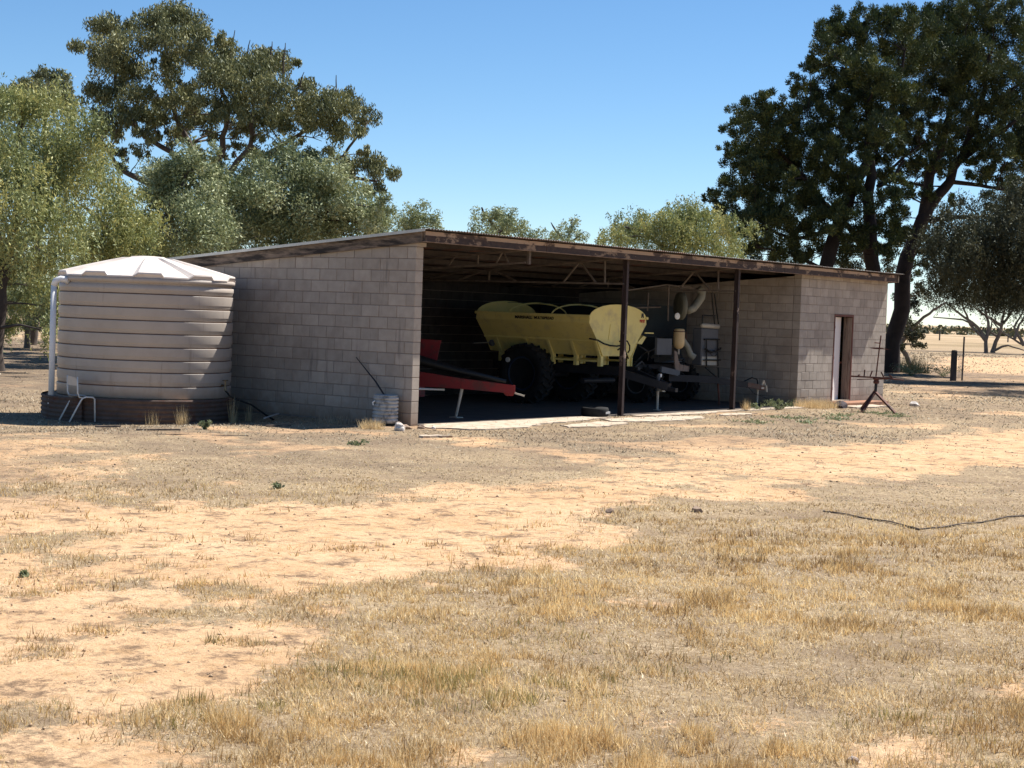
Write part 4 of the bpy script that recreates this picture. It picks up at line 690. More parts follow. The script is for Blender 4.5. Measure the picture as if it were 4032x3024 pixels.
single(MB().tube(hq, [.004+.007*hr.random() for _ in hq], 7), 'buried_root', 'old_timber', 'dark root-like line lying half buried in the stubble at the middle right', 'root', hq[0])
for i, (a, c, w_) in enumerate((((-1.35, 2.1, .02), (-.35, 2.75, .03), .03), ((-5.1, 1.9, .015), (-4.75, 1.75, .02), .05), ((-4.95, 1.15, .015), (-4.4, .8, .02), .05), ((-5.2, .45, .01), (-4.2, -.45, .012), .02), ((-2.5, .9, .01), (-2.1, .75, .02), .05))):
    single(MB().bar(a, c, w_, w_*.5), 'timber_scrap', 'stick' if i == 0 else 'old_timber', ['pale length of timber lying along the foot of the end wall', 'short dark scrap of wood nearest the chair', 'dark flat scrap of wood in front of the tank', 'long thin stick in the grass in front of the tank', 'small dark scrap in front of the tank shade near the drum'][i], 'timber', a)
# ------------------------------------------------------------------ machines in the shed
def tyre(name, c, R, wd, rimR, parent, lugs=22, rimmat='blue_rim', axis=(1, 0, 0)):
    ax = np.array(axis, float); h = wd/2
    t = MB(); t.lathe([(rimR, -h*.75), (rimR+.03, -h*.95), ((R+rimR)/2, -h), (R-.05, -h*.92), (R-.03, -h*.6), (R-.02, 0), (R-.03, h*.6), (R-.05, h*.92), ((R+rimR)/2, h), (rimR+.03, h*.95), (rimR, h*.75)], c, 40, ax)
    w = t.build(name, 'rubber', parent, True)
    l = MB(); a = np.array((0, 1, 0.)); b_ = np.array((0, 0, 1.)); C = np.array(c, float)
    for k in range(lugs):
        for s in (-1, 1):
            th0 = 2*PI*(k+(0 if s < 0 else .5))/lugs; th1 = th0+.16
            p = C+ax*s*h*.95+(a*math.cos(th0)+b_*math.sin(th0))*(R-.035); q = C+ax*s*.02+(a*math.cos(th1)+b_*math.sin(th1))*(R-.005)
            l.bar(p, q, .045, .05)
    l.build('tread_lugs', 'rubber', w)
    r = MB(); r.lathe([(0.02, -h*.35), (rimR*.35, -h*.35), (rimR*.40, -h*.2), (rimR*.8, -h*.3), (rimR*.93, -h*.8), (rimR+.015, -h*.85), (rimR+.015, -h*.7), (rimR*.96, 0), (rimR*.96, h*.7), (rimR+.01, h*.8), (0.02, h*.2)], c, 36, ax)
    r.build('rim', rimmat, w, True)
    return w
sp = thing('spreader_trailer', 'yellow fertiliser spreader bin on a dark twin-wheel trailer parked nose out in the open shed', 'spreader', (8.72, 3.0, 0))
Y0, Y1 = 1.62, 4.62
def sect(y, top=True):  # cross section of the bin, seen from the front
    pts = [(7.62, 1.93), (7.60, 1.80), (7.94, 1.42), (8.16, 1.11), (9.28, 1.11), (9.50, 1.42), (9.84, 1.80), (9.82, 1.93)]
    if top: pts += [(8.72+1.10*math.cos(t), 1.93+.28*math.sin(t)) for t in np.linspace(.12, PI-.12, 14)]
    return [(x, y, z) for x, z in pts]
MB().prism(sect(Y0), (0, .012, 0)).build('front_panel', 'yellow', sp)
MB().prism([(x, y, z) for x, y, z in sect(Y1)], (0, .012, 0)).build('rear_panel', 'yellow', sp)
def strip(p, q, ya, yb, t=.006):
    (x0, z0), (x1, z1) = p, q; b = MB(); b.hexa([(x0, ya, z0), (x1, ya, z1), (x1, yb, z1), (x0, yb, z0), (x0+t, ya, z0+t), (x1+t, ya, z1+t), (x1+t, yb, z1+t), (x0+t, yb, z0+t)]); return b
ya, yb = Y0+.013, Y1-.001
b = strip((7.60, 1.93), (7.60, 1.80), ya, yb); 
for p, q in (((7.60, 1.799), (7.94, 1.42)), ((7.941, 1.419), (8.16, 1.12))): s_ = strip(p, q, ya, yb); b.add(s_.v, s_.f)
b.build('side_panel', 'yellow', sp)
b = MB()
for p, q in (((9.84, 1.93), (9.84, 1.80)), ((9.84, 1.799), (9.50, 1.42)), ((9.499, 1.419), (9.28, 1.12))): s_ = strip(p, q, ya, yb); b.add(s_.v, s_.f)
b.build('side_panel', 'yellow', sp)
b = MB(); b.box((8.16, ya, 1.10), (9.28, yb, 1.115)); b.build('bin_floor', 'yellow', sp)
for x in (7.56, 9.80): b = MB(); b.cbox((x, Y0-.03, 1.905), (x+.075, Y1+.03, 1.965), .008); b.build('top_rail', 'yellow', sp)
for x in (7.895, 9.495): b = MB(); b.cbox((x, Y0+.01, 1.40), (x+.045, Y1, 1.44), .006); b.build('lower_rail', 'yellow', sp)
for y in (2.62, 3.75):
    b = MB(); b.tube([(8.72-1.08*math.cos(t), y, 1.94+.24*math.sin(t)) for t in np.linspace(.05, PI-.05, 20)], .018, 6); b.build('tarp_hoop', 'yellow', sp, True)
b = MB(); b.tube([(8.72, Y0, 2.19), (8.72, Y1, 2.18)], .006, 5); b.build('tarp_rope', 'grey_paint', sp)
for y in (1.66, 2.28, 2.90, 3.50, 4.30):   # outriggers down to the chassis
    for s in (1, -1):
        X = lambda x: x if s == 1 else 17.44-x
        b = MB(); b.prism([(X(7.91), y, 1.40), (X(7.97), y, 1.40), (X(8.25), y, 1.12), (X(8.25), y, .88), (X(8.12), y, .88), (X(8.12), y, 1.06)], (0, .014, 0))
        b.prism([(X(7.905), y-.03, 1.40), (X(7.915), y-.03, 1.41), (X(8.125), y-.03, 1.07), (X(8.115), y-.03, 1.05)], (0, .075, 0))
        b.box((min(X(8.10), X(8.13)), y-.035, .88), (max(X(8.10), X(8.13)), y+.05, 1.07)); b.build('outrigger', 'yellow', sp)
for z in (1.0,):
    for x in (8.13, 9.27): b = MB(); b.box((x, 1.67, z-.03), (x+.04, 4.3, z+.01)); b.build('sub_rail', 'yellow', sp)
for x in (8.40, 8.95): b = MB(); b.prism([(x, Y0-.012, 1.78), (x+.07, Y0-.012, 1.78), (x+.0, Y0-.012, 1.44), (x-.06, Y0-.012, 1.44)], (0, .011, 0)); b.build('front_stiffener', 'yellow', sp)
b = MB(); b.box((9.72, 1.55, 1.60), (10.05, 1.58, 1.625)); b.build('side_step', 'yellow', sp)
b = MB(); b.prism([(9.55, 1.66, 1.38), (9.80, 1.66, 1.55), (9.92, 1.66, 1.52), (9.75, 1.66, 1.36)], (0, .3, 0)); b.build('chute', 'yellow', sp)
def text(body, loc, rot, size, m, parent, name='lettering', xs=1., bold=.0):
    cu = bpy.data.curves.new('t', 'FONT'); cu.body = body; cu.size = size; cu.extrude = .002; cu.offset = bold; cu.align_x = 'CENTER'; cu.align_y = 'CENTER'
    o = bpy.data.objects.new('t', cu); COL.objects.link(o); dg = bpy.context.evaluated_depsgraph_get(); me = bpy.data.meshes.new_from_object(o.evaluated_get(dg)); bpy.data.objects.remove(o)
    me.materials.clear(); me.materials.append(M[m]); me.transform(Matrix.Diagonal((xs, 1, 1, 1)))
    n_ = bpy.data.objects.new(name, me); COL.objects.link(n_); n_.parent = parent; org = ORG[parent.name]
    n_.location = (loc[0]-org[0], loc[1]-org[1], loc[2]-org[2]); n_.rotation_euler = rot
text('MARSHALL', (7.594, 3.33, 1.862), (PI/2, 0, -PI/2), .085, 'black_paint', sp, xs=1.12, bold=.004)
text('MULTISPREAD', (7.594, 2.79, 1.862), (PI/2, 0, -PI/2), .078, 'black_paint', sp, xs=1.05, bold=.003)
text('806ST', (9.66, 1.612, 1.865), (PI/2, 0, 0), .085, 'red_letter', sp, xs=1.0, bold=.004)
b = MB(); b.prism([(9.61, 1.611, 1.94), (9.64, 1.611, 1.94), (9.65, 1.611, 1.965), (9.675, 1.611, 1.965), (9.685, 1.611, 1.94), (9.715, 1.611, 1.94), (9.70, 1.611, 2.04), (9.63, 1.611, 2.04)], (0, .002, 0)); b.build('emblem', 'black_paint', sp)
b = MB(); b.tube([(7.60, 1.60, 1.47), (7.8, 1.52, 1.44), (8.0, 1.5, 1.37), (8.25, 1.5, 1.33), (8.5, 1.5, 1.32), (8.62, 1.5, 1.33)], .018, 8)
b.tube([(8.6, 1.5, 1.42), (8.75, 1.49, 1.45), (8.88, 1.48, 1.43), (8.95, 1.46, 1.33), (8.86, 1.4, 1.24), (8.72, 1.35, 1.19)], .016, 8); b.tube([(8.55, 1.5, 1.24), (8.7, 1.5, 1.3), (8.85, 1.5, 1.22), (8.9, 1.45, 1.05)], .016, 8)
b.build('hydraulic_hose', 'rubber', sp, True)
for y in (2.0, 2.75, 3.6): b = MB(); b.tube([(7.92, y, 1.47), (7.90, y-.01, 1.51)], .02, 6); b.build('rope_hook', 'dark_steel', sp)
b = MB(); b.tube([(8.0, 4.98, 1.24), (8.0, 4.46, 1.28)], .012, 6); b.build('rear_rod', 'pale_steel', sp)
b = MB(); b.lathe([(.01, 0), (.07, 0), (.07, .06), (.01, .06)], (8.0, 4.44, 1.27), 16, (0, 1, 0)); b.build('tail_lamp', 'grey_paint', sp)
for x in (8.36, 8.98): b = MB(); b.box((x, 1.25, .70), (x+.10, 4.7, .88)); b.build('chassis_rail', 'dark_steel', sp)
b = MB(); b.bar((8.41, 1.4, .78), (8.78, .35, .50), .08, .16); b.bar((9.03, 1.4, .78), (8.82, .35, .50), .08, .16); b.bar((8.80, .5, .47), (8.80, .15, .45), .1, .08); b.build('drawbar', 'dark_steel', sp)
b = MB(); b.tube([(8.83, .63, .42), (8.83, .63, .01)], .028, 10); b.box((8.77, .57, 0), (8.89, .69, .012)); b.build('jack_leg', 'pale_steel', sp)
b = MB(); b.tube([(8.83, .63, .40), (8.83, .63, .76)], .04, 10); b.build('jack_tube', 'grey_paint', sp); b = MB(); b.box((8.93, .58, .39), (9.05, .66, .47)); b.build('jack_gearbox', 'pale_steel', sp)
b = MB(); b.box((8.86, .6, .70), (8.92, .65, .77)); b.build('reflector', 'chip', sp)
b = MB(); b.tube([(8.0, 3.4, .62), (9.45, 3.4, .62)], .06, 10); b.build('axle', 'dark_steel', sp)
b = MB(); b.tube([(8.2, 2.15, .55), (9.4, 2.15, .55)], .06, 10); b.build('axle', 'dark_steel', sp)
tyre('wheel', (7.86, 3.40, .645), .65, .44, .36, sp); tyre('wheel', (9.60, 3.40, .645), .65, .44, .36, sp)
b = MB(); b.lathe([(.01, 0), (.055, 0), (.055, .03), (.01, .03)], (7.62, 3.72, .93), 12, (-1, 0, 0)); b.build('marker_light', 'chip', sp)
# ------------------------------------------------------------------ red machine on the left
rd = thing('red_field_machine', 'red farm machine with long red drawbar and pale jack behind the wall corner', 'farm machine', (1.9, 2.0, 0))
def drawb(p0, p1, h0, h1, w):
    p0 = np.array(p0, float); p1 = np.array(p1, float); d = p1-p0; x = np.array((d[1], -d[0], 0)); x /= np.linalg.norm(x); q = []
    for p, h in ((p0, h0), (p1, h1)):
        q += [p-x*w/2, p+x*w/2, p+x*w/2+np.array((0, 0, h)), p-x*w/2+np.array((0, 0, h))]
    return MB().add(q, [(0, 1, 2, 3), (7, 6, 5, 4), (0, 4, 5, 1), (1, 5, 6, 2), (2, 6, 7, 3), (3, 7, 4, 0)])
drawb((3.06, .12, .48), (2.5, .93, .53), .15, .19, .15).build('drawbar', 'red_paint', rd)
drawb((2.498, .933, .53), (.75, 3.5, .60), .19, .50, .15).build('main_beam', 'red_paint', rd)
b = MB(); b.tube([(3.18, .42, .68), (2.68, 1.12, .84), (2.26, 1.75, 1.01), (1.0, 3.6, 1.45)], [.035, .07, .10, .12], 12); b.build('auger_tube', 'black_paint', rd, True)
b = MB(); b.prism([(2.95, 2.28, 1.05), (3.12, 2.03, 1.0), (3.17, 1.98, 1.38), (2.85, 2.4, 1.40), (2.0, 3.6, 1.4), (2.0, 3.6, .9)], (-.04, -.02, 0)); b.build('red_panel', 'red_paint', rd)
b = MB(); b.bar((3.05, .13, .49), (3.17, -.02, .44), .05, .03); b.build('hitch_tongue', 'pale_steel', rd)
b = MB(); b.prism([(3.06, .14, .48), (2.95, .3, .48), (2.98, .26, .43), (3.05, .16, .43)], (.05, .03, 0)); b.build('hitch_plate', 'red_paint', rd)
b = MB(); b.tube([(2.52, .90, .66), (2.40, .95, .02)], [.034, .024], 10); b.box((2.32, .86, 0), (2.50, 1.04, .014)); b.build('jack_leg', 'pale_steel', rd)
b = MB(); b.box((1.2, 2.2, .30), (3.0, 3.8, .55)); b.build('machine_frame', 'red_paint', rd)
b = MB(); b.tube([(1.95, 1.55, .5), (2.35, 1.2, .5)], .02, 6); b.build('side_light', 'chip', rd)
tyre('wheel', (1.0, 4.2, .45), .45, .26, .24, rd, 16, 'grey_paint'); tyre('wheel', (2.8, 4.2, .45), .45, .26, .24, rd, 16, 'grey_paint')
# ------------------------------------------------------------------ seeder
se = thing('air_seeder', 'dark air seeder cart with ducts and a tan tank beside the store room wall', 'seeder', (12.0, 2.5, 0))
b = MB(); hz = [(10.4, 2.6), (13.3, 2.6), (13.3, 4.9), (10.4, 4.9)]
b.add([(10.4, 2.6, 1.5), (13.2, 2.6, 1.5), (13.2, 4.9, 1.5), (10.4, 4.9, 1.5), (10.4, 2.6, 2.25), (13.2, 2.6, 2.25), (13.2, 4.9, 2.25), (10.4, 4.9, 2.25), (11.3, 3.3, .9), (12.3, 3.3, .9), (12.3, 4.2, .9), (11.3, 4.2, .9)],
      [(4, 5, 6, 7), (0, 4, 5, 1)[::-1], (1, 2, 6, 5), (2, 3, 7, 6), (3, 0, 4, 7), (0, 1, 9, 8), (1, 2, 10, 9), (2, 3, 11, 10), (3, 0, 8, 11), (8, 9, 10, 11)]); b.build('hopper', 'hopper_paint', se)
fr = [((8.95, 1.6, 2.52), (10.58, 1.6, 2.70)), ((10.58, 1.6, 2.70), (11.95, 1.6, 2.66)), ((10.6, 1.55, 2.68), (10.62, 1.55, 1.9)), ((10.15, 1.8, 2.5), (10.15, 1.8, 2.1)), ((9.2, 1.8, 2.14), (10.7, 1.8, 2.2)), ((12.42, 1.5, 2.58), (12.62, 1.5, 1.86)), ((12.55, 1.5, 2.56), (12.80, 1.5, 1.86)), ((12.05, 1.5, 2.05), (12.62, 1.5, 2.05)), ((12.05, 1.5, 2.05), (12.05, 1.5, 1.85)),
      ((12.12, 1.47, 1.5), (12.82, 1.47, 1.5)), ((12.2, 1.46, 1.5), (12.26, 1.46, .88)), ((12.72, 1.46, 1.5), (12.78, 1.46, .88)), ((12.1, 1.45, 1.02), (12.88, 1.45, 1.02)), ((12.2, 1.46, .85), (12.9, 1.46, .55)), ((12.8, 1.46, .85), (12.84, 1.46, .55))]
for a, c in fr: b = MB(); b.tube([a, c], .017, 6); b.build('frame_bar', 'truss_steel' if fr.index((a, c)) < 5 else 'black_paint', se)
b = MB(); b.lathe([(.01, -.07), (.25, -.07), (.31, -.05), (.32, 0), (.31, .05), (.25, .07), (.01, .07)], (11.14, 1.55, 2.24), 32, (.80, -.60, 0)); b.build('fan_housing', 'olive_paint', se, True)
b = MB(); b.tube([(11.38, 1.5, 2.14), (11.62, 1.5, 2.2), (11.78, 1.5, 2.32), (11.95, 1.5, 2.46), (11.98, 1.5, 2.58), (11.9, 1.55, 2.66)], [.085, .09, .095, .10, .10, .09], 14); b.build('air_duct', 'duct', se, True)
b = MB(); b.lathe([(.01, 1.27), (.05, 1.275), (.09, 1.30), (.125, 1.36), (.13, 1.42), (.13, 1.66), (.12, 1.68), (.12, 1.70), (.10, 1.725), (.01, 1.735)], (11.05, 1.5, 0), 28); b.build('tan_tank', 'tan_poly', se, True)
b = MB(); b.lathe([(.128, 1.655), (.134, 1.655), (.134, 1.675), (.128, 1.675)], (11.05, 1.5, 0), 28); b.bar((11.12, 1.36, 1.66), (11.12, 1.355, 1.5), .012, .012); b.build('tank_strap', 'rust_steel', se)
b = MB(); b.tube([(11.05, 1.5, 1.27), (11.06, 1.5, 1.15)], .02, 8); b.build('tank_outlet', 'pale_steel', se)
b = MB(); b.tube([(11.18, 1.62, 1.66), (11.35, 1.55, 1.45), (11.45, 1.5, 1.30), (11.5, 1.45, 1.14), (11.56, 1.38, 1.08)], [.05, .06, .07, .075, .08], 14, False); b.build('down_pipe', 'duct', se, True)
b = MB(); b.box((10.13, 1.5, 1.14), (10.75, 1.56, 1.50)); b.build('control_box', 'grey_paint', se)
b = MB(); b.lathe([(.01, 0), (.075, 0), (.075, .02), (.05, .03), (.01, .03)], (10.89, 1.48, 2.01), 20, (-.3, -1, 0)); b.build('gauge', 'chip', se)
b = MB(); b.cbox((12.06, 1.5, .90), (12.82, 1.75, 1.75), .02); b.build('side_box', 'grey_paint', se)
b = MB(); b.tube([(12.04, 1.52, 1.82), (12.82, 1.52, 1.80)], .055, 12); b.build('box_roll', 'pale_steel', se, True)
b = MB(); b.box((12.08, 1.49, .9), (12.8, 1.498, 1.1)); b.build('box_plate', 'pale_steel', se)
b = MB(); b.tube([(12.1+.07*k, 1.43-.02*math.sin(k), 1.28-.07*math.sin(k/10*PI)+.02*math.sin(2.3*k)) for k in range(12)], .02, 6); b.tube([(12.3+.05*k, 1.42, 1.2-.09*math.sin(k/8*PI)) for k in range(9)], .008, 5); b.build('cable_coil', 'black_paint', se, True)
b = MB(); b.bar((10.24, 1.45, .82), (11.03, 1.45, .72), .05, .13); b.build('toolbar', 'grey_paint', se)
b = MB(); b.prism([(10.83, 1.47, 1.24), (10.95, 1.47, 1.2), (11.02, 1.47, 1.0), (11.12, 1.47, .92), (11.5, 1.47, .88), (11.5, 1.47, .76), (10.9, 1.47, .78)], (0, .03, 0)); b.build('mounting_plate', 'lining', se)
b = MB(); b.bar((10.8, 1.6, .62), (11.7, 1.0, .60), .12, .15); b.bar((11.7, 1.0, .60), (12.45, .5, .50), .10, .14); b.build('drawbar', 'dark_steel', se)
b = MB(); b.bar((12.45, .5, .50), (13.12, .42, .42), .09, .11); b.build('drawbar_end', 'rusty_iron', se)
b = MB(); b.box((12.95, .38, .40), (13.12, .48, .44)); b.bar((13.05, .45, .42), (13.08, .4, .60), .03, .06); b.tube([(13.1, .42, .60), (13.18, .42, .5), (13.26, .42, .42)], .02, 6); b.bar((13.2, .4, .48), (13.24, .4, .33), .03, .05); b.build('hitch', 'pale_steel', se)
b = MB(); b.tube([(12.99, .5, .38), (12.98, .5, .0)], .025, 10); b.build('jack_leg', 'pale_steel', se)
b = MB(); b.tube([(12.45, .6, .56), (12.7, .5, .66), (12.9, .48, .62), (12.99, .5, .5)], .016, 6); b.tube([(12.5, .5, .46), (12.8, .5, .3), (13.4, .3, .12), (13.8, .1, .05)], .006, 5); b.build('loose_hose', 'rubber', se)
b = MB(); b.tube([(11.9, .95, .62), (11.95, .9, .02)], .022, 8); b.build('side_leg', 'rust_steel', se)
for c in ((11.0, 3.8, .55), (13.0, 3.8, .55), (11.0, 2.5, .45), (12.9, 2.5, .45)): tyre('wheel', c, c[2], .3, c[2]*.52, se, 18, 'grey_paint')
b = MB(); b.box((10.6, 2.3, .78), (13.1, 4.9, .88)); b.build('cart_frame', 'dark_steel', se)
b = MB(); rg = random.Random(9)
for k in range(10):
    x = rg.uniform(9.95, 12.2); z = rg.uniform(.9, 1.3); b.tube([(x, 2.0, z), (x+rg.uniform(-.3, .3), 1.9, z+rg.uniform(-.2, .3)), (x+rg.uniform(-.4, .4), 2.1, z+rg.uniform(-.2, .4))], .018, 6)
b.build('seed_hoses', 'grey_paint', se, True)
# old tyre and block by the first post
ot = thing('old_tyre', 'small worn black tyre lying just inside the first steel post', 'tyre', (5.5, -.02, 0))
b = MB(); b.lathe([(.13, .02), (.16, .005), (.25, .0), (.27, .04), (.27, .14), (.25, .18), (.16, .175), (.13, .16)], (5.5, -.02, 0), 28); b.build('tyre_ring', 'rubber', ot, True)
b = MB(); b.bar((5.44, -.27, .08), (5.60, -.30, .09), .02, .04); b.build('pale_patch', 'chip', ot)
# ------------------------------------------------------------------ rusty tripod stand
tp = thing('rusty_stand', 'rusty tripod stand with spiky cross arm and tall rod in front of the door wall', 'stand', (14.0, -1.9, 0))
H = (14.06, -1.93, .46)
for f_, r_ in (((13.48, -1.9, 0.0), .035), ((13.85, -2.55, 0.0), .032), ((14.75, -1.3, .02), .028)):
    b = MB(); b.bar(H, f_, r_*2, r_*1.3); b.box((f_[0]-.06, f_[1]-.05, 0), (f_[0]+.06, f_[1]+.05, .012)); b.build('leg', 'rust_steel', tp)
b = MB(); b.tube([(14.06, -1.94, .42), (14.06, -1.95, .68)], .035, 10); b.build('centre_post', 'dark_steel', tp)
b = MB(); b.lathe([(.01, 0), (.06, 0), (.07, .04), (.05, .08), (.08, .10), (.08, .13), (.01, .13)], (14.06, -1.95, .64), 16); b.build('swivel_head', 'rust_steel', tp)
b = MB(); b.bar((13.81, -1.44, .785), (14.18, -2.25, .775), .03, .035); b.tube([(14.1, -2.1, .78), (14.30, -2.50, .75)], .015, 6); b.build('cross_arm', 'rust_steel', tp)
b = MB(); b.bar((13.88, -1.56, .715), (14.07, -1.92, .745), .03, .02); b.bar((14.03, -1.88, .74), (14.16, -2.18, .76), .04, .03); b.build('lower_arm', 'rust_steel', tp)
for a, c in (((13.94, -1.70, .79), (13.94, -1.71, .945)), ((14.0, -1.82, .80), (14.02, -1.86, .93)), ((14.12, -2.1, .79), (14.10, -2.04, .91)), ((14.2, -2.28, .78), (14.17, -2.2, .86)), ((13.87, -1.58, .79), (13.89, -1.61, .83))):
    b = MB(); b.bar(a, c, .022, .03); b.build('spike', 'rust_steel', tp)
b = MB(); b.tube([(14.05, -1.94, .80), (14.065, -1.965, 1.2), (14.09, -2.0, 1.74)], .015, 8); b.build('tall_rod', 'rust_steel', tp)
b = MB(); b.prism([(13.98, -1.78, 1.445), (14.03, -1.89, 1.46), (14.10, -2.05, 1.455), (14.18, -2.23, 1.42), (14.10, -2.06, 1.425), (14.03, -1.89, 1.425)], (.02, .012, 0)); b.build('blade', 'rust_steel', tp)
b = MB(); b.tube([(14.02, -1.88, 1.57), (14.075, -1.98, 1.565)], .012, 6); b.build('short_arm', 'rust_steel', tp)
# ------------------------------------------------------------------ fences
fp = thing('fence_post', 'thick dark timber fence post in the sun right of the big trunk', 'fence post', (39.0, 6.33, 0))
b = MB(); b.lathe([(.01, -.1), (.12, -.1), (.115, 1.1), (.09, 1.14), (.01, 1.15)], (39.0, 6.33, 0), 12); b.build('timber_post', 'fence_wood', fp)
b = MB()
for z in (.3, .55, .8, 1.0): b.tube([(39.0, 6.18, z), (39.6, 6.2, z)], .006, 4)
for x in np.linspace(39.1, 39.55, 7): b.tube([(x, 6.19, .1), (x, 6.19, 1.05)], .005, 4)
b.build('wire_netting', 'wire', fp)
single(MB().bar((39.55, 6.2, 0), (39.57, 6.2, 1.66), .05, .05), 'star_picket', 'fence_wood', 'tall thin steel picket right beside the dark timber fence post', 'fence post', (39.55, 6.2, 0))
for i, (x, y, h) in enumerate(((215, 80, 1.5), (232, 76, 1.5), (250, 66, 1.5))):
    z = float(gz(x, y)); single(MB().bar((x, y, z), (x, y, z+h), .16, .16), 'far_fence_post', 'fence_wood', ['leftmost small fence post far out on the plain', 'middle one of the three small posts far out on the plain', 'rightmost small fence post far out on the plain'][i], 'fence post', (x, y, z), group='far fence posts on the plain')
# ------------------------------------------------------------------ trees
def tubes_np(segs):
    """many tapered tubes joined in one mesh: segs = [(points, radii, sides)]"""
    b = MB()
    for p, r, n in segs: b.tube(p, r, n, cap=False)
    return b
def curve(a, c, sag, rnd, n=4, wig=.12):
    a = np.array(a); c = np.array(c); L_ = np.linalg.norm(c-a); o = []
    for i in range(n+1):
        t = i/n; p = a+(c-a)*t; k = math.sin(t*PI); o.append(p+np.array((rnd.uniform(-1, 1)*wig*L_*k*.5, rnd.uniform(-1, 1)*wig*L_*k*.5, sag*L_*k)))
    return o
def leaves(c, d, n, L_, W_, rng):
    """n leaf quads (diamonds) at centres c with long direction d"""
    L_ = L_*rng.uniform(.6, 1.3, (n, 1)); W_ = W_*rng.uniform(.7, 1.3, (n, 1))
    d = d/(np.linalg.norm(d, axis=1, keepdims=True)+1e-9); s = np.cross(d, rng.normal(size=(n, 3))); s /= np.linalg.norm(s, axis=1, keepdims=True)+1e-9
    V = np.stack([c-d*L_*.5, c+s*W_*.5, c+d*L_*.5, c-s*W_*.5], 1).reshape(-1, 3)
    F = np.arange(4*n).reshape(n, 4); return V, F
def tree(name, label, cat, data, style, leafm, barkm, dens, seed, group=None, leafsize=1., twig=1., rs=1.25):
    base, lobes, skel = data; lobes = [(a, b, c, d*rs) for a, b, c, d in lobes]; rng = np.random.default_rng(seed); rnd = random.Random(seed)
    B = np.array((base[0], base[1], 0.)); t = thing(name, label, cat, (base[0], base[1], 0), group)
    segs = []; nodes = []
    for pts, r0, r1 in skel:
        P = [np.array(p)+B for p in pts]; Q = []; n = len(P)
        for i in range(n-1):
            for k in range(3):
                tt = k/3; q = P[i]+(P[i+1]-P[i])*tt
                if 0 < i+tt: q = q+np.array((rnd.uniform(-1, 1), rnd.uniform(-1, 1), 0))*.05*np.linalg.norm(P[i+1]-P[i])*(k > 0)
                Q.append(q)
        Q.append(P[-1]); R = [r0+(r1-r0)*i/(len(Q)-1) for i in range(len(Q))]
        if P[0][2] < 0: R[0] *= 1.35
        segs.append((Q, R, 10)); nodes += [(q, R[i]) for i, q in enumerate(Q) if q[2] > .8]
    trunk = tubes_np(segs[:1]); trunk.build('trunk', barkm, t, True)
    br = []; NP = np.array([q for q, _ in nodes]); NR = np.array([r for _, r in nodes])
    C = []; D_ = []; T_ = []
    for (lx, ly, lz, lr) in lobes:
        c = np.array((lx, ly, lz))+B
        dist = np.linalg.norm(NP-c, axis=1)+np.where(NP[:, 2] > c[2]+lr*.2, 2.5, 0); i = int(dist.argmin()); r0 = min(NR[i]*.5, .018+.011*dist[i])*twig
        cv = curve(NP[i], c-np.array((0, 0, lr*.25)), .06, rnd); br.append((cv, [r0*(1-.75*k/4) for k in range(5)], 6))
        vol = lr*lr
        nsub = max(6, int({'gum': 22, 'pine': 26}.get(style, 15)*vol**.5)) if style != 'pepper' else max(6, int(11*vol**.6))
        sub = rng.normal(size=(nsub, 3)); sub /= np.linalg.norm(sub, axis=1, keepdims=True)
        if style == 'gum': sub[:, 2] = np.where(rng.random(nsub) < .3, sub[:, 2], np.abs(sub[:, 2]))
        if style == 'acacia': sub[:, 2] *= .55
        rad = lr*(rng.uniform(.55, .95, (nsub, 1)) if style in ('gum', 'pine') else rng.uniform(.25, 1.45 if style == 'olive' else 1.25, (nsub, 1))); sc = c+sub*rad*np.array((1, 1, .85))
        for k in range(0, nsub, 2): br.append((curve(cv[3], sc[k], .05, rnd, 3), [r0*.28, r0*.2, r0*.13, r0*.08], 4))
        n = int(dens*vol); per = rng.integers(0, nsub, n); tintsub = rng.normal(0, .13, nsub)
        if style == 'pepper':
            # hanging strings of leaves
            ns = max(4, n//12); per = rng.integers(0, nsub, ns); st = sc[per]+rng.normal(size=(ns, 3))*lr*.26; ln = rng.uniform(.35, 1.1, ns)*min(1.1, .45+lr*.4)
            dr = rng.normal(size=(ns, 3))*.22; m_ = 12; f = np.linspace(0, 1, m_)[None, :, None]
            P = st[:, None, :]+dr[:, None, :]*f*ln[:, None, None]; P[:, :, 2] += (.18*np.sin(f[:, :, 0]*PI*.6)-f[:, :, 0]**1.3)*ln[:, None]
            P = P+rng.normal(size=P.shape)*.045; cc = P.reshape(-1, 3); dd_ = rng.normal(size=cc.shape)*.8; dd_[:, 2] -= .9
            C.append(cc); D_.append(dd_); T_.append(np.clip(.5+np.repeat(tintsub[per], m_)+rng.normal(0, .13, len(cc))+.0*cc[:, 2], 0, 1)); continue
        sg = {'gum': .24, 'pine': .18, 'olive': .33, 'wispy': .36, 'acacia': .36, 'bush': .34}[style]
        off = rng.normal(size=(n, 3)); off /= np.linalg.norm(off, axis=1, keepdims=True)+1e-9
        off *= (rng.random((n, 1))**.45)*lr*sg*1.6
        
        cc = sc[per]+off
        dd_ = rng.normal(size=(n, 3))
        if style == 'gum': dd_[:, 2] = -np.abs(dd_[:, 2])-.8
        elif style == 'pine': dd_ = off/(lr*sg)+rng.normal(size=(n, 3))*.35; dd_[:, 2] += .9
        elif style == 'olive': dd_[:, 2] -= .5
        C.append(cc); D_.append(dd_); T_.append(np.clip({'gum': .48, 'pine': .42}.get(style, .5)+tintsub[per]+rng.normal(0, .15, n), 0, 1))
    for s_ in segs[1:]: br.append(s_)
    tubes_np(br).build('branches', barkm, t, True)
    C = np.concatenate(C); D_ = np.concatenate(D_); T_ = np.concatenate(T_)
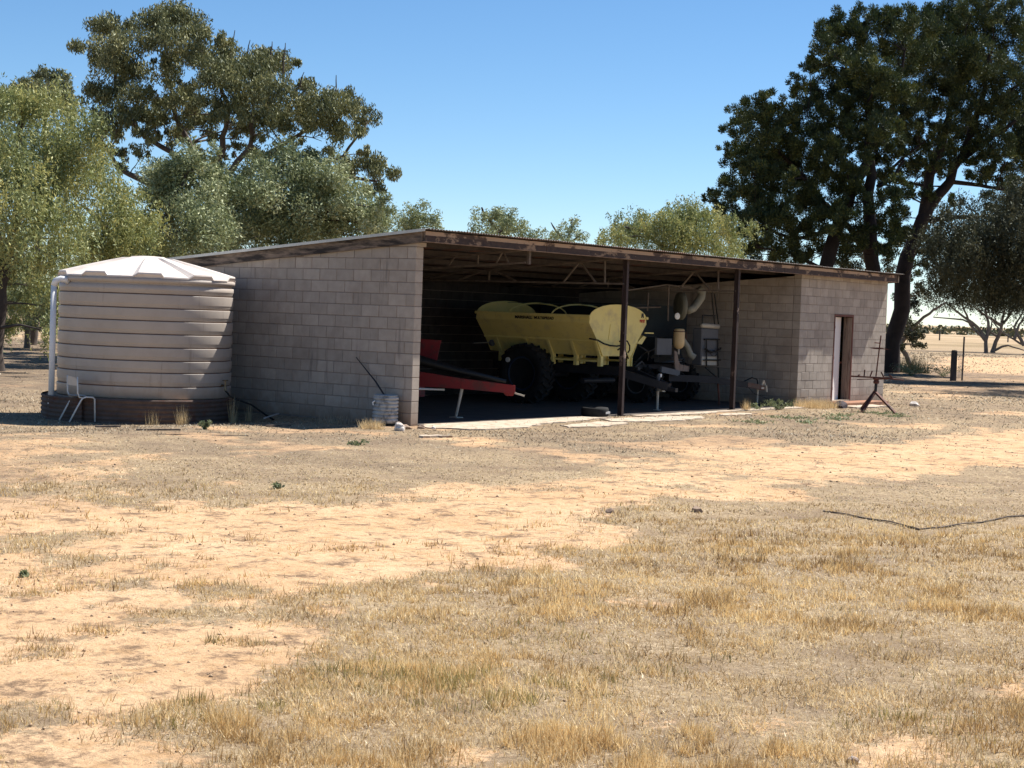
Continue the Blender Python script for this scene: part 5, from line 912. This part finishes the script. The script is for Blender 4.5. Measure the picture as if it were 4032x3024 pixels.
    L_, W_ = {'gum': (.19, .055), 'pine': (.20, .05), 'pepper': (.12, .035), 'olive': (.15, .045), 'wispy': (.13, .04), 'acacia': (.24, .07), 'bush': (.16, .05)}[style]
    V, F = leaves(C, D_, len(C), L_*leafsize, W_*leafsize, rng)
    np_mesh('crown', V, F, leafm, np.repeat(T_, 4), t); return len(C)
NL = 0
NL += tree('gum_tree', 'tall spreading gum tree with bare twigs above its crown, behind the tank', 'tree', GUM, 'gum', 'leaf_gum', 'bark_gum', 2900, 1, leafsize=.8, rs=1.42)
NL += tree('gum_tree', 'rounded gum crown showing just above the weeping tree at the far left', 'tree', GUM_B, 'gum', 'leaf_gum', 'bark_gum', 2600, 2, leafsize=.85, rs=1.45)
NL += tree('pepper_tree', 'large weeping pale green tree at the left edge of the picture', 'tree', PEP_A, 'pepper', 'leaf_pepper', 'bark_dark', 4300, 3, rs=1.4)
NL += tree('pepper_tree', 'smaller weeping yellow-green tree directly behind the tank roof', 'tree', PEP_B, 'pepper', 'leaf_pepper', 'bark_dark', 4200, 4, rs=1.5)
NL += tree('olive_tree', 'grey-green bushy tree behind the left end of the shed roof', 'tree', OLV_A, 'olive', 'leaf_olive', 'bark_dark', 3800, 5, rs=1.45)
NL += tree('olive_tree', 'broad grey-green bushy tree behind the shed roof below the gum crown', 'tree', OLV_B, 'olive', 'leaf_olive', 'bark_dark', 3800, 6, rs=1.45)
NL += tree('thin_tree', 'airy pale tree just right of the gum tree above the shed roof peak', 'tree', WSP_A, 'wispy', 'leaf_wispy', 'bark_dark', 3000, 7)
NL += tree('thin_tree', 'airy pale tree with a dark arched branch in the middle above the roof', 'tree', WSP_B, 'wispy', 'leaf_wispy', 'bark_dark', 3300, 8)
NL += tree('thin_tree', 'small sparse twiggy tree in the middle, lowest above the roof', 'tree', WSP_C, 'wispy', 'leaf_wispy', 'bark_dark', 2000, 9)
NL += tree('pepper_tree', 'rounded green and yellow tree behind the roof left of the dark pines', 'tree', PEP_C, 'pepper', 'leaf_pepper', 'bark_dark', 4500, 10)
NL += tree('pine_tree', 'dark stepped pine, left one of the two big pines', 'tree', PINE_A, 'pine', 'leaf_pine', 'bark_pine', 4600, 11, leafsize=.70, rs=1.6)
NL += tree('pine_tree', 'tallest dark pine with a thick leaning trunk at the right end of the shed', 'tree', PINE_B, 'pine', 'leaf_pine', 'bark_pine', 4000, 12, leafsize=.70, rs=1.62)
NL += tree('acacia_tree', 'dark grey-green spreading crown hanging in from the right edge', 'tree', ACC_A, 'pepper', 'leaf_acacia', 'bark_dark', 3300, 13, rs=1.75)
NL += tree('acacia_tree', 'leftmost of the three bare-stemmed umbrella trees in the right distance', 'tree', ACC_B, 'acacia', 'leaf_acacia', 'bark_grey', 420, 14, rs=1.75)
NL += tree('acacia_tree', 'middle one of the three bare-stemmed umbrella trees in the right distance', 'tree', ACC_C, 'acacia', 'leaf_acacia', 'bark_grey', 420, 15, rs=1.75)
NL += tree('acacia_tree', 'rightmost bare-stemmed umbrella tree, leaning in at the right edge', 'tree', ACC_D, 'acacia', 'leaf_acacia', 'bark_grey', 420, 16, rs=1.75)
NL += tree('bush_tree', 'small bushy tree hugging the right side of the big pine trunk', 'tree', BSH_A, 'bush', 'leaf_acacia', 'bark_grey', 3000, 17)
NL += tree('bush_tree', 'grey-brown scrubby tree low between the two pine trunks', 'tree', BSH_B, 'bush', 'leaf_acacia', 'bark_grey', 3000, 18)
NL += tree('bush_tree', 'dry grey-brown thicket under the weeping tree at the left edge', 'tree', BSH_C, 'bush', 'leaf_olive', 'bark_grey', 2200, 19, rs=1.3)
NL += tree('bush_tree', 'dim green thicket behind the grey-green trees, seen through their gaps', 'tree', BSH_D, 'bush', 'leaf_pepper', 'bark_grey', 1800, 20, rs=1.3)
NL += tree('acacia_tree', 'dark tree mostly outside the right edge that shades the ground there', 'tree', DRK_A, 'pepper', 'leaf_acacia', 'bark_dark', 2200, 21, rs=1.5)
print('leaves', NL)
# ------------------------------------------------------------------ grass
def blades(P, h, wd, lean, tint, rng, flat=None):
    n = len(P); a = rng.uniform(0, 2*PI, n); s = np.stack([np.cos(a), np.sin(a), 0*a], 1); b = rng.uniform(0, 2*PI, n)
    top = P+np.stack([np.cos(b)*lean*h, np.sin(b)*lean*h, h*np.sqrt(np.clip(1-lean**2, .02, 1))], 1)
    V = np.stack([P-s*wd[:, None]/2, P+s*wd[:, None]/2, top], 1).reshape(-1, 3); return V, np.arange(3*n).reshape(n, 3), np.repeat(tint, 3)
def scatter(n, r0, r1, rng, pw=1.):
    r = r0*(r1/r0)**rng.random(n); f = np.array((_F[0], _F[1])); f /= np.linalg.norm(f); rt = np.array((f[1], -f[0]))
    l = rng.uniform(-.40, .42, n)*r; return CP[0]+f[0]*r+rt[0]*l, CP[1]+f[1]*r+rt[1]*l, r
def keep_out(x, y):
    k = ~((x > -.15) & (x < 18.9) & (y > -.12) & (y < 6.6)); k &= np.hypot(x+1.82, y-4.70) > 1.66; return k
rng = np.random.default_rng(77)
def field(name, mats, n, r0, r1, hfun, wk, cov, leanr, seed, thr=.5):
    rng = np.random.default_rng(seed); x, y, r = scatter(n, r0, r1, rng)
    m = keep_out(x, y) & (rng.random(n) < cov(x, y, r)); x, y, r = x[m], y[m], r[m]
    h = hfun(x, y, r)*rng.uniform(.5, 1.25, len(x)); z = gz(x, y)-.004
    lean = rng.uniform(leanr[0], leanr[1], len(x)); V, F, t = blades(np.stack([x, y, z], 1), h, wk*r*rng.uniform(.6, 1.5, len(x)), lean, np.clip(rng.normal(.5, .26, len(x))+1.0*(fbm(x, y, .5, 3, seed)-.5)+.5*(fbm(x, y, 2.5, 2, seed+3)-.5), 0, 1), rng)
    np_mesh(name, V, F, mats, t, kind='stuff'); return len(x)
grass = lambda x, y: 1-sand(x, y)
clear = lambda x, y: 1-.93*sm(.45, .8, litter_shade_at(x, y))
tuft = lambda x, y, s, a, b, sd_: sm(a, b, fbm(x, y, s, 3, sd_))
near = lambda r: sm(21, 15, r)
cl = lambda x, y, s=61: tuft(x, y, .16, .46, .60, s)*tuft(x, y, .7, .36, .58, s+1)
nb = 0
cl = lambda x, y, s=61: tuft(x, y, .16, .46, .60, s)*tuft(x, y, .7, .36, .58, s+1)
hs = lambda x, y, r: .016+.052*near(r)*(.35+.9*cl(x, y))*(.6+.6*tuft(x, y, 3, .4, .6, 62))
fg = lambda x, y: sm(-6.5, -9.5, y+.25*(x+8)*(x < -8))
nb += field('stubble', 'grass_stub', 620000, 5.2, 24, hs, .0006, lambda x, y, r: (grass(x, y)**1.3)*(.22+.78*tuft(x, y, .16, .43, .60, 61))*near(r+1)*(.35+.65*tuft(x, y, 1.1, .38, .55, 63)), (.05, .85), 1)
nb += field('dry_grass', 'grass_straw', 420000, 5.2, 26, lambda x, y, r: .016+.035*near(r)*tuft(x, y, .3, .3, .6, 88)+.008, .0007, lambda x, y, r: (grass(x, y))*(.25+.75*tuft(x, y, .25, .44, .6, 88))*.8*sm(25, 18, r), (.3, .99), 2)
nb += field('pale_litter', 'pale_straw', 240000, 5.2, 22, lambda x, y, r: .035+0*r, .0006, lambda x, y, r: grass(x, y)*(.25+.75*tuft(x, y, .5, .46, .62, 101))*near(r+1)*.9, (.9, .998), 7)
nb += field('litter', 'grass_grey', 300000, 5.2, 75, lambda x, y, r: (.02+.0008*r), .0009, lambda x, y, r: np.maximum(grass(x, y), .8*tuft(x, y, .55, .54, .62, 97)*sm(0, .3, tuft(x, y, .15, .4, .6, 98)))*(.2+.8*tuft(x, y, .5, .4, .6, 99))*(.30+.70*sm(13, 20, r))*clear(x, y), (.86, .998), 3)
nb += field('green_grass', 'grass_green', 200000, 5.2, 18, lambda x, y, r: .03+.06*tuft(x, y, .4, .4, .7, 45), .00065, lambda x, y, r: grass(x, y)*cl(x, y, 45)*tuft(x, y, 1.0, .42, .56, 47)*(.08+1.0*sm(-12.5, -14.5, x+0*y)*sm(-10.5, -11.8, y)), (.05, .6), 4)
nb += field('sparse_grass', 'grass_stub', 160000, 5.2, 26, lambda x, y, r: .02+.04*near(r), .00065, lambda x, y, r: sm(.2, .6, sand(x, y))*tuft(x, y, .22, .60, .70, 31)*tuft(x, y, 2, .42, .58, 32), (.1, .8), 5)
nb += field('far_grass', 'grass_grey', 160000, 24, 130, lambda x, y, r: .03+.0008*r, .0008, lambda x, y, r: clear(x, y)*grass(x, y)*(.3+.7*tuft(x, y, 2.5, .4, .6, 12)), (.6, .98), 6)
print('blades', nb)
# pebbles and crumbs of soil
def pebbles():
    rng = np.random.default_rng(8); n = 3600; x, y, r = scatter(n, 5.5, 30, rng); m = keep_out(x, y) & (rng.random(n) < .25+.75*sand(x, y)); x, y, r = x[m], y[m], r[m]; n = len(x)
    s = (.003+.010*rng.random(n)**4)*(.6+r/16); c = np.stack([x, y, gz(x, y)+s*.2], 1)
    o = np.array([(1, 0, 0), (0, 1, 0), (-1, 0, 0), (0, -1, 0), (0, 0, .8), (0, 0, -.6)]); V = c[:, None]+o[None]*s[:, None, None]*rng.uniform(.6, 1.4, (n, 6, 1))
    f = np.array([(0, 1, 4), (1, 2, 4), (2, 3, 4), (3, 0, 4), (1, 0, 5), (2, 1, 5), (3, 2, 5), (0, 3, 5)]); F = (np.arange(n)[:, None, None]*6+f[None]).reshape(-1, 3)
    np_mesh('pebbles', V.reshape(-1, 3), F, 'clod', kind='stuff')
pebbles()
# far low scrub along the skyline
def scrub():
    rng = np.random.default_rng(5); n = 42000; a = rng.uniform(.55, 1.35, n); r = rng.uniform(420, 950, n); x = CP[0]+np.sin(a)*r; y = CP[1]+np.cos(a)*r
    k = tuft(x, y, 60, .42, .6, 4); m = rng.random(n) < k; x, y, r = x[m], y[m], r[m]; n = len(x)
    c = np.stack([x, y, gz(x, y)+rng.random(n)**1.5*1.5*(.4+tuft(x, y, 30, .3, .7, 6))], 1); V, F = leaves(c, rng.normal(size=(n, 3)), n, 1.6, .9, rng)
    np_mesh('far_scrub', V, F, 'leaf_acacia', np.repeat(rng.random(n), 4), kind='stuff')
scrub()
# ------------------------------------------------------------------ weeds near the walls
def weed(name, label, c, R, h, n, m, seed, lean=.6, wd=.009, leafy=False, group=None):
    rng = np.random.default_rng(seed); a = rng.uniform(0, 2*PI, n); r_ = R*rng.random(n)**.7
    P = np.stack([c[0]+np.cos(a)*r_, c[1]+np.sin(a)*r_, np.full(n, float(gz(c[0], c[1]))-.01)], 1)
    if leafy:
        st = []; 
        for k in range(n//26):
            th = rng.uniform(0, 2*PI); e = R*rng.uniform(.5, 1); hh = h*rng.uniform(.4, 1); q = np.linspace(0, 1, 26)[:, None]
            st.append(np.array((c[0], c[1], P[0, 2]))+q*np.array((math.cos(th)*e, math.sin(th)*e, 0))+np.array((0, 0, 1.))*hh*np.sin(q*PI*.62)+rng.normal(size=(26, 3))*.014)
        C = np.concatenate(st); V, F = leaves(C, rng.normal(size=C.shape), len(C), .055, .022, rng); t = np.repeat(np.clip(rng.normal(.5, .2, len(C)), 0, 1), 4)
    else: V, F, t = blades(P, h*rng.uniform(.4, 1.1, n), np.full(n, wd), rng.uniform(.0, lean, n), np.clip(rng.normal(.55, .2, n), 0, 1), rng)
    root = (c[0], c[1], float(gz(c[0], c[1])))
    o = np_mesh(name, np.asarray(V)-np.array(root), F, m, t); o.location = root; o['label'] = label; o['category'] = 'weed'
    if group: o['group'] = group
    return o
weed('green_weed', 'bushy green weed on the footing left of the store room corner', (12.3, -.42), .42, .24, 520, 'leaf_weed', 1, leafy=True)
weed('green_weed', 'thin green runner of weed between the hitch and the bushy green weed', (11.55, -.30), .35, .16, 180, 'leaf_weed', 2, leafy=True)
weed('dry_weed', 'golden dry grass clump at the foot of the store room corner', (13.95, -.42), .42, .26, 900, 'grass_straw', 3)
weed('dry_weed', 'golden dry grass clump just left of the doorstep', (14.45, -.55), .30, .24, 600, 'grass_straw', 4)
weed('dry_weed', 'dry brown seedling clump right beside the second steel post', (11.05, -.28), .10, .30, 120, 'grass_straw', 5)
weed('dry_weed', 'dry grass clump in front of the grey drum', (-1.12, -.12), .22, .20, 350, 'grass_straw', 6)
weed('dry_weed', 'loose dry grass in the shade by the end wall', (-.75, 1.0), .35, .18, 260, 'grass_grey', 7)
weed('tall_weed', 'tall stalky dry weed under the tank tap', (-1.25, 2.95), .07, .55, 60, 'grass_straw', 8, .3, .007)
weed('tall_weed', 'tall dry weed at the right edge of the tank stand', (-.55, 3.3), .06, .42, 45, 'grass_straw', 9, .3, .007)
weed('tall_weed', 'dry wispy weed at the middle of the tank stand', (-2.35, 3.02), .10, .36, 80, 'grass_straw', 10, .4, .006)
weed('tall_weed', 'dry wispy weed low on the left half of the tank stand', (-2.75, 3.33), .12, .30, 80, 'grass_straw', 11, .4, .006)
weed('green_weed', 'small green weed tuft in front of the tank', (-3.9, .8), .12, .14, 200, 'leaf_weed', 12, leafy=True)
weed('green_weed', 'spreading green weed in the grass in front of the tank shade', (-3.9, -2.3), .25, .07, 180, 'leaf_weed', 13, leafy=True)
weed('green_weed', 'small green weed tuft on the edge of the track left of centre', (-8.81, -5.6), .07, .06, 130, 'leaf_weed', 14, leafy=True)
weed('green_weed', 'lone green weed on bare sand at the left edge', (-14.25, -8.49), .03, .04, 80, 'leaf_weed', 15, leafy=True)
for i, (x, y) in enumerate(((8.6, -3.1), (10.2, -2.8), (11.5, -2.4), (9.4, -2.2), (12.6, -3.0), (13.4, -2.4), (7.4, -2.6))):
    weed('grey_weed', ['grey-green weed patch in front of the first post, second from left', 'grey-green weed patch between the two posts, nearer the post', 'grey-green weed patch in front of the second post', 'grey-green weed patch nearest the concrete apron', 'grey-green weed patch before the store room corner, farthest out', 'grey-green weed patch before the golden clump at the store room corner', 'leftmost grey-green weed patch, before the concrete apron'][i], (x, y), .55, .06, 260, 'leaf_olive', 20+i, leafy=True, group='grey-green weed patches before the store room')
for i, (x, y, l) in enumerate(((42.0, 9.3, 'low green weeds in the sun right of the pine trunk'), (43.5, 8.6, 'low green weeds left of the dark timber fence post'))):
    weed('green_weed', l, (x, y), 1.1, .5, 1400, 'leaf_weed', 40+i, leafy=True)
weed('twiggy_bush', 'small twiggy dry bush beside the foot of the big pine trunk', (46.0, 11.0), .8, .9, 420, 'leaf_acacia', 50, .9, .03)
